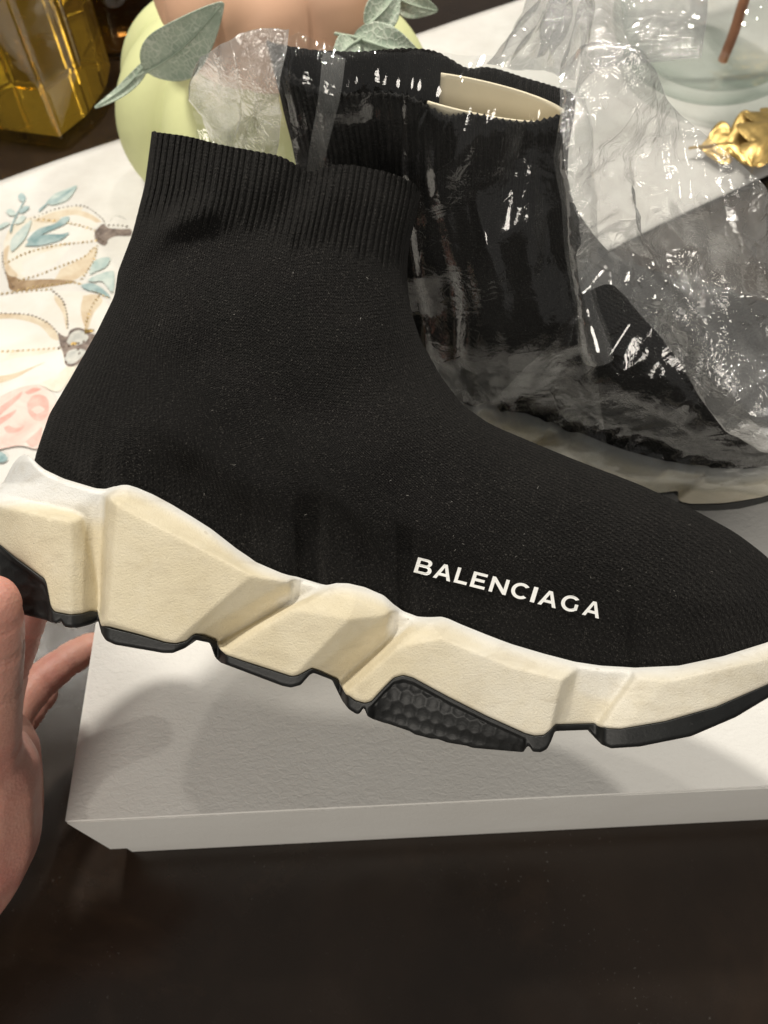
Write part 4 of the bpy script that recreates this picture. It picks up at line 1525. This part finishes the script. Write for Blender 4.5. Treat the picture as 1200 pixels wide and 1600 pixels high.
# ------------------------------------------------------------------ amber bottle
def prism(name, pts, z0, z1, mat, parent=None, top_scale=1.0, bw=0.003, rows=1):
    bm = bmesh.new()
    c = sum((Vector((a, b, 0)) for a, b in pts), Vector()) / len(pts)
    lo_ = [bm.verts.new((a, b, z0)) for a, b in pts]
    hi = [bm.verts.new((c.x + (a - c.x) * top_scale, c.y + (b - c.y) * top_scale, z1)) for a, b in pts]
    n = len(pts)
    bm.faces.new(lo_[::-1])
    bm.faces.new(hi)
    for i in range(n):
        j = (i + 1) % n
        bm.faces.new((lo_[i], lo_[j], hi[j], hi[i]))
    bmesh.ops.bevel(bm, geom=bm.edges[:], offset=bw, segments=3, affect='EDGES', clamp_overlap=True)
    me = bpy.data.meshes.new(name)
    bm.to_mesh(me)
    bm.free()
    me.materials.append(mat)
    o = bpy.data.objects.new(name, me)
    COL.objects.link(o)
    if parent:
        under(o, parent)
    return o


q0, q1, q2 = pixz(0, 224, 0.001), pixz(104, 238, 0.001), pixz(153, 198, 0.001)
e1 = (q1 - q0).normalized()
e2 = Vector((-e1.y, e1.x, 0))
ch = (q2 - q1)
ca, cb = ch.dot(e1), ch.dot(e2)
WB = 0.105
A0 = q1 - e1 * (WB - 0.0)


def bl(u, v, s_=1.0):
    cc = q1 + e1 * (ca - WB / 2 - ca / 2) + e2 * (WB * 0.42)
    p = q1 + e1 * u + e2 * v
    p = cc + (p - cc) * s_
    return (p.x, p.y)


foot = [(-WB, 0), (0, 0), (ca, cb), (ca, cb + 0.055), (0, 2 * cb + 0.055), (-WB, 2 * cb + 0.055), (-WB - ca, cb + 0.055), (-WB - ca, cb)]
bot_root = empty('liquor_bottle', loc=q1 - e1 * WB / 2 + e2 * 0.05)
tag(bot_root, 'square clear glass bottle of amber liquor with cut corners beside the pumpkins', 'bottle')
prism('glass', [bl(*p) for p in foot], 0.001, 0.20, M['bottleglass'], bot_root, 1.0, 0.005)
prism('liquor', [bl(*p, 0.90) for p in foot], 0.012, 0.150, M['liquor'], bot_root, 1.0, 0.004)
prism('neck', [(q1.x - e1.x * WB / 2 + e2.x * 0.05 + 0.017 * math.cos(a), q1.y - e1.y * WB / 2 + e2.y * 0.05 + 0.017 * math.sin(a)) for a in np.linspace(0, 2 * math.pi, 17)[:-1]],
      0.2005, 0.26, M['bottleglass'], bot_root, 1.0, 0.001)
p0 = pixz(104, 238, 0.0)
lab = []
fn = -e2
for u, z in ((-WB + 0.004, 0.085), (-0.064, 0.085), (-0.064, 0.150), (-WB + 0.004, 0.150)):
    p = q1 + e1 * u + fn * 0.0012
    lab.append((p.x, p.y, z))
for k, (mat, ins_, off) in enumerate(((M['labelline'], 0.0, 0.0), (M['label'], 0.002, 0.0004))):
    cc = sum((Vector(p) for p in lab), Vector()) / 4
    L_ = [cc + (Vector(p) - cc) * (1 - ins_ * 25) + fn * off for p in lab]
    o = under(obj('label_border' if k == 0 else 'label', L_, [(0, 1, 2, 3)], mat, smooth=False), bot_root)


# ------------------------------------------------------------------ lathe helper, dark bottle, vase
def lathe(name, prof, mat, parent, n=72, c=(0, 0, 0)):
    V = [(c[0] + r * math.cos(2 * math.pi * k / n), c[1] + r * math.sin(2 * math.pi * k / n), c[2] + z) for r, z in prof for k in range(n)]
    o = obj(name, V, grid_faces(len(prof), n, wrap=True), mat)
    flip_out(o)
    return under(o, parent)


dpos = pixz(185, 60, 0.0)
db = empty('dark_bottle', loc=(dpos.x, dpos.y, 0))
tag(db, 'dark brown round bottle standing behind the amber bottle', 'bottle')
lathe('glass', [(0.0, 0.001), (0.046, 0.001), (0.050, 0.005), (0.050, 0.02), (0.050, 0.14), (0.046, 0.155), (0.020, 0.18), (0.016, 0.19), (0.016, 0.23), (0.0, 0.23)], M['darkglass'], db, c=(dpos.x, dpos.y, 0))
lathe('neck_ring', [(0.0165, 0.212), (0.019, 0.213), (0.019, 0.220), (0.0165, 0.221)], M['darkglass'], db, c=(dpos.x, dpos.y, 0))

vpos = pixz(1092, 118, 0.004)
vs = empty('glass_vase', loc=(vpos.x, vpos.y, 0.004))
tag(vs, 'clear glass vase with rounded foot standing on the runner behind the bag', 'vase')
VS = 1.12
prof = [(0.0, 0.0), (0.045, 0.0), (0.056, 0.003), (0.075, 0.014), (0.090, 0.032), (0.098, 0.055), (0.100, 0.085), (0.096, 0.13), (0.094, 0.20), (0.098, 0.26),
        (0.095, 0.262), (0.090, 0.20), (0.092, 0.13), (0.095, 0.085), (0.092, 0.058), (0.083, 0.038), (0.066, 0.022), (0.045, 0.014), (0.0, 0.012)]
PR = resample(spline(prof, 120), 110) * VS
lathe('bowl', [tuple(p) for p in PR], M['glass'], vs, 96, (vpos.x, vpos.y, 0.004))
s0 = pix(1130, 96, (Vector((vpos.x, vpos.y, 0.03)) - CAM).dot(FWD))
s1 = s0 + Vector((-0.006, -0.01, 0.30))
st = empty('cinnamon_stick', loc=s0)
tag(st, 'thin reddish brown stick standing inside the glass vase', 'stick')
sv = []
for r in range(30):
    p = s0.lerp(s1, r / 29) + Vector((0.001 * math.sin(r * 0.7), 0.001 * math.cos(r * 0.5), 0))
    for c in range(12):
        a = 2 * math.pi * c / 12
        rr = 0.0052 * (1 + 0.12 * math.sin(3 * a + r * 0.2))
        sv.append(p + Vector((rr * math.cos(a), rr * math.sin(a), 0)))
under(obj('bark', sv, grid_faces(30, 12, wrap=True), M['stick']), st)


# ------------------------------------------------------------------ gold oak leaves
def gold_leaf(c, ang, L_, W_, tilt, label, seed):
    root = empty('gold_leaf', loc=c)
    nu, nv = 41, 70
    V = []
    R3 = Matrix.Rotation(ang, 3, 'Z') @ Matrix.Rotation(tilt, 3, 'X')
    for r in range(nv):
        f = r / (nv - 1)
        lob = 0.45 + 0.55 * abs(math.sin(f * math.pi * 3.5 + seed)) ** 0.7
        wd_ = W_ * (math.sin(math.pi * (0.04 + 0.95 * f) ** 0.8) ** 0.6) * lob + 0.0012
        for cidx in range(nu):
            g = 2 * cidx / (nu - 1) - 1
            sh_ = 0.010 * abs(g) * (1 - f)           # lobes sweep forward
            z = 0.012 * math.sin(f * 3.0) + 0.22 * wd_ * abs(g) - 0.10 * wd_ * g * g
            z += 0.0011 * math.cos(((f * L_ + sh_) * 70 - abs(g) * 1.2) * math.pi) * abs(g) ** 0.5
            z += 0.0012 * noise.noise(Vector((f * 9 + seed, g * 3, 0)))
            V.append(Vector(c) + R3 @ Vector((f * L_ - 0.02 + sh_, g * wd_, z)))
    o = under(obj('blade', V, grid_faces(nv, nu), M['gold']), root)
    md = o.modifiers.new('thick', 'SOLIDIFY')
    md.thickness = 0.0005
    mv = []
    for r in range(24):
        f = r / 23
        p = Vector(c) + R3 @ Vector((f * L_ * 0.98 - 0.03 * (1 - f), 0, 0.010 * math.sin(f * 3.0) + 0.0009))
        for k in range(6):
            a = k * math.pi / 3
            mv.append(p + Vector((0, 0.0013 * (1.2 - f) * math.cos(a), 0.0013 * (1.2 - f) * math.sin(a))))
    under(obj('midrib', mv, grid_faces(24, 6, wrap=True), M['gold']), root)
    tag(root, label, 'leaf', 'gold foil leaves on the runner')


gold_leaf(pixz(1122, 232, 0.014), 0.02, 0.095, 0.030, 0.35, 'gold foil leaf beside the vase, its tip to the right edge', 0.4)
gold_leaf(pixz(1222, 185, 0.030), -2.1, 0.115, 0.034, 0.2, 'gold foil leaf at the right edge pointing toward the viewer', 1.3)


# ------------------------------------------------------------------ hand
def hand():
    ch = []          # chains of (px,py,depth,radius m)
    ch.append([(-300, 1680, 0.40, 0.034), (-190, 1530, 0.385, 0.034), (-110, 1390, 0.372, 0.032)])                     # wrist
    ch.append([(-110, 1390, 0.372, 0.033), (-55, 1280, 0.368, 0.034), (-30, 1190, 0.368, 0.027)])                       # palm core
    ch.append([(-95, 1400, 0.352, 0.027), (-50, 1310, 0.338, 0.029), (-28, 1215, 0.326, 0.0235)])                       # thenar
    ch.append([(-45, 1240, 0.330, 0.021), (-34, 1150, 0.308, 0.0165), (-22, 1060, 0.290, 0.0132), (-17, 1000, 0.278, 0.0122), (-14, 955, 0.2690, 0.0106), (-12, 938, 0.2670, 0.0092)])   # thumb
    ch.append([(-40, 1190, 0.368, 0.023), (-8, 1110, 0.366, 0.0125), (14, 1045, 0.368, 0.0098), (36, 990, 0.366, 0.0088), (56, 930, 0.362, 0.0080)])        # index
    ch.append([(-45, 1215, 0.385, 0.025), (10, 1125, 0.405, 0.0128), (58, 1070, 0.420, 0.0104), (100, 1036, 0.430, 0.0096), (132, 1016, 0.437, 0.0090), (148, 1009, 0.440, 0.0080)])       # middle
    ch.append([(-60, 1250, 0.395, 0.025), (-5, 1180, 0.422, 0.0118), (32, 1130, 0.442, 0.0095), (56, 1100, 0.452, 0.0086), (70, 1085, 0.456, 0.0078)])      # ring
    ch.append([(-80, 1290, 0.400, 0.023), (-30, 1230, 0.425, 0.0105), (0, 1180, 0.440, 0.0085), (16, 1150, 0.447, 0.0075), (26, 1130, 0.448, 0.0068)])     # little
    bm = bmesh.new()
    for c in ch:
        P = np.array([(*pix(a, b, d), r) for a, b, d, r in c])
        L_ = np.linalg.norm(np.diff(P[:, :3], axis=0), axis=1).sum()
        Q = spline(P, max(6, int(L_ / 0.0022)))
        for x, y, z, r in Q:
            bmesh.ops.create_icosphere(bm, subdivisions=2, radius=r, matrix=Matrix.Translation((x, y, z)))
    me = bpy.data.meshes.new('skin')
    bm.to_mesh(me)
    bm.free()
    tmp = bpy.data.objects.new('tmp', me)
    COL.objects.link(tmp)
    m = tmp.modifiers.new('r', 'REMESH')
    m.mode = 'VOXEL'
    m.voxel_size = 0.0016
    m2 = tmp.modifiers.new('s', 'SMOOTH')
    m2.factor = 0.5
    m2.iterations = 9
    dg = bpy.context.evaluated_depsgraph_get()
    me2 = bpy.data.meshes.new_from_object(tmp.evaluated_get(dg))
    bpy.data.objects.remove(tmp)
    me2.name = 'skin'
    # knuckle creases across the finger joints
    n = len(me2.vertices)
    co = np.empty(n * 3)
    no = np.empty(n * 3)
    me2.vertices.foreach_get('co', co)
    me2.vertices.foreach_get('normal', no)
    co, no = co.reshape(-1, 3), no.reshape(-1, 3)
    for c in ch[3:]:
        for k in range(1, len(c) - 1):
            p = np.array(pix(*c[k][:3]))
            t = np.array(pix(*c[k + 1][:3])) - np.array(pix(*c[k - 1][:3]))
            t /= np.linalg.norm(t)
            rel = co - p
            near = np.linalg.norm(rel, axis=1) < c[k][3] * 1.6
            s_ = rel @ t
            for off in (-0.0012, 0.0014):
                co[near] -= no[near] * (0.0008 * np.exp(-0.5 * ((s_[near] - off) / 0.0006) ** 2))[:, None]
    me2.vertices.foreach_set('co', co.ravel())
    me2.polygons.foreach_set('use_smooth', [True] * len(me2.polygons))
    me2.materials.clear()
    me2.materials.append(M['skin'])
    root = empty('hand', loc=pix(-100, 1300, 0.37))
    o = bpy.data.objects.new('skin', me2)
    COL.objects.link(o)
    under(o, root)
    tag(root, 'bare hand at the left edge pinching the heel of the sneaker with thumb and fingers', 'hand')
    # thumb nail
    cpt_ = pix(-12, 946, 0.2660)
    ax = (pix(-10, 930, 0.264) - pix(-22, 1000, 0.276)).normalized()
    vw = (CAM - cpt_).normalized()
    nm = (vw * 0.8 - RIGHT * 0.6)
    nm = (nm - ax * nm.dot(ax)).normalized()
    sd = ax.cross(nm)
    V = []
    for r in range(12):
        f = r / 11
        for c in range(11):
            g = 2 * c / 10 - 1
            a = g * 0.75
            hw = 1.0 if f < 0.7 else math.sqrt(max(0.0, 1 - ((f - 0.7) / 0.33) ** 2))
            V.append(cpt_ + ax * (-0.007 + 0.015 * f) + sd * (0.0098 * math.sin(a) * hw) + nm * (0.0103 * math.cos(a) - 0.0006 + 0.0005 * f))
    under(obj('thumb_nail', V, grid_faces(12, 11), M['nail']), root)


hand()
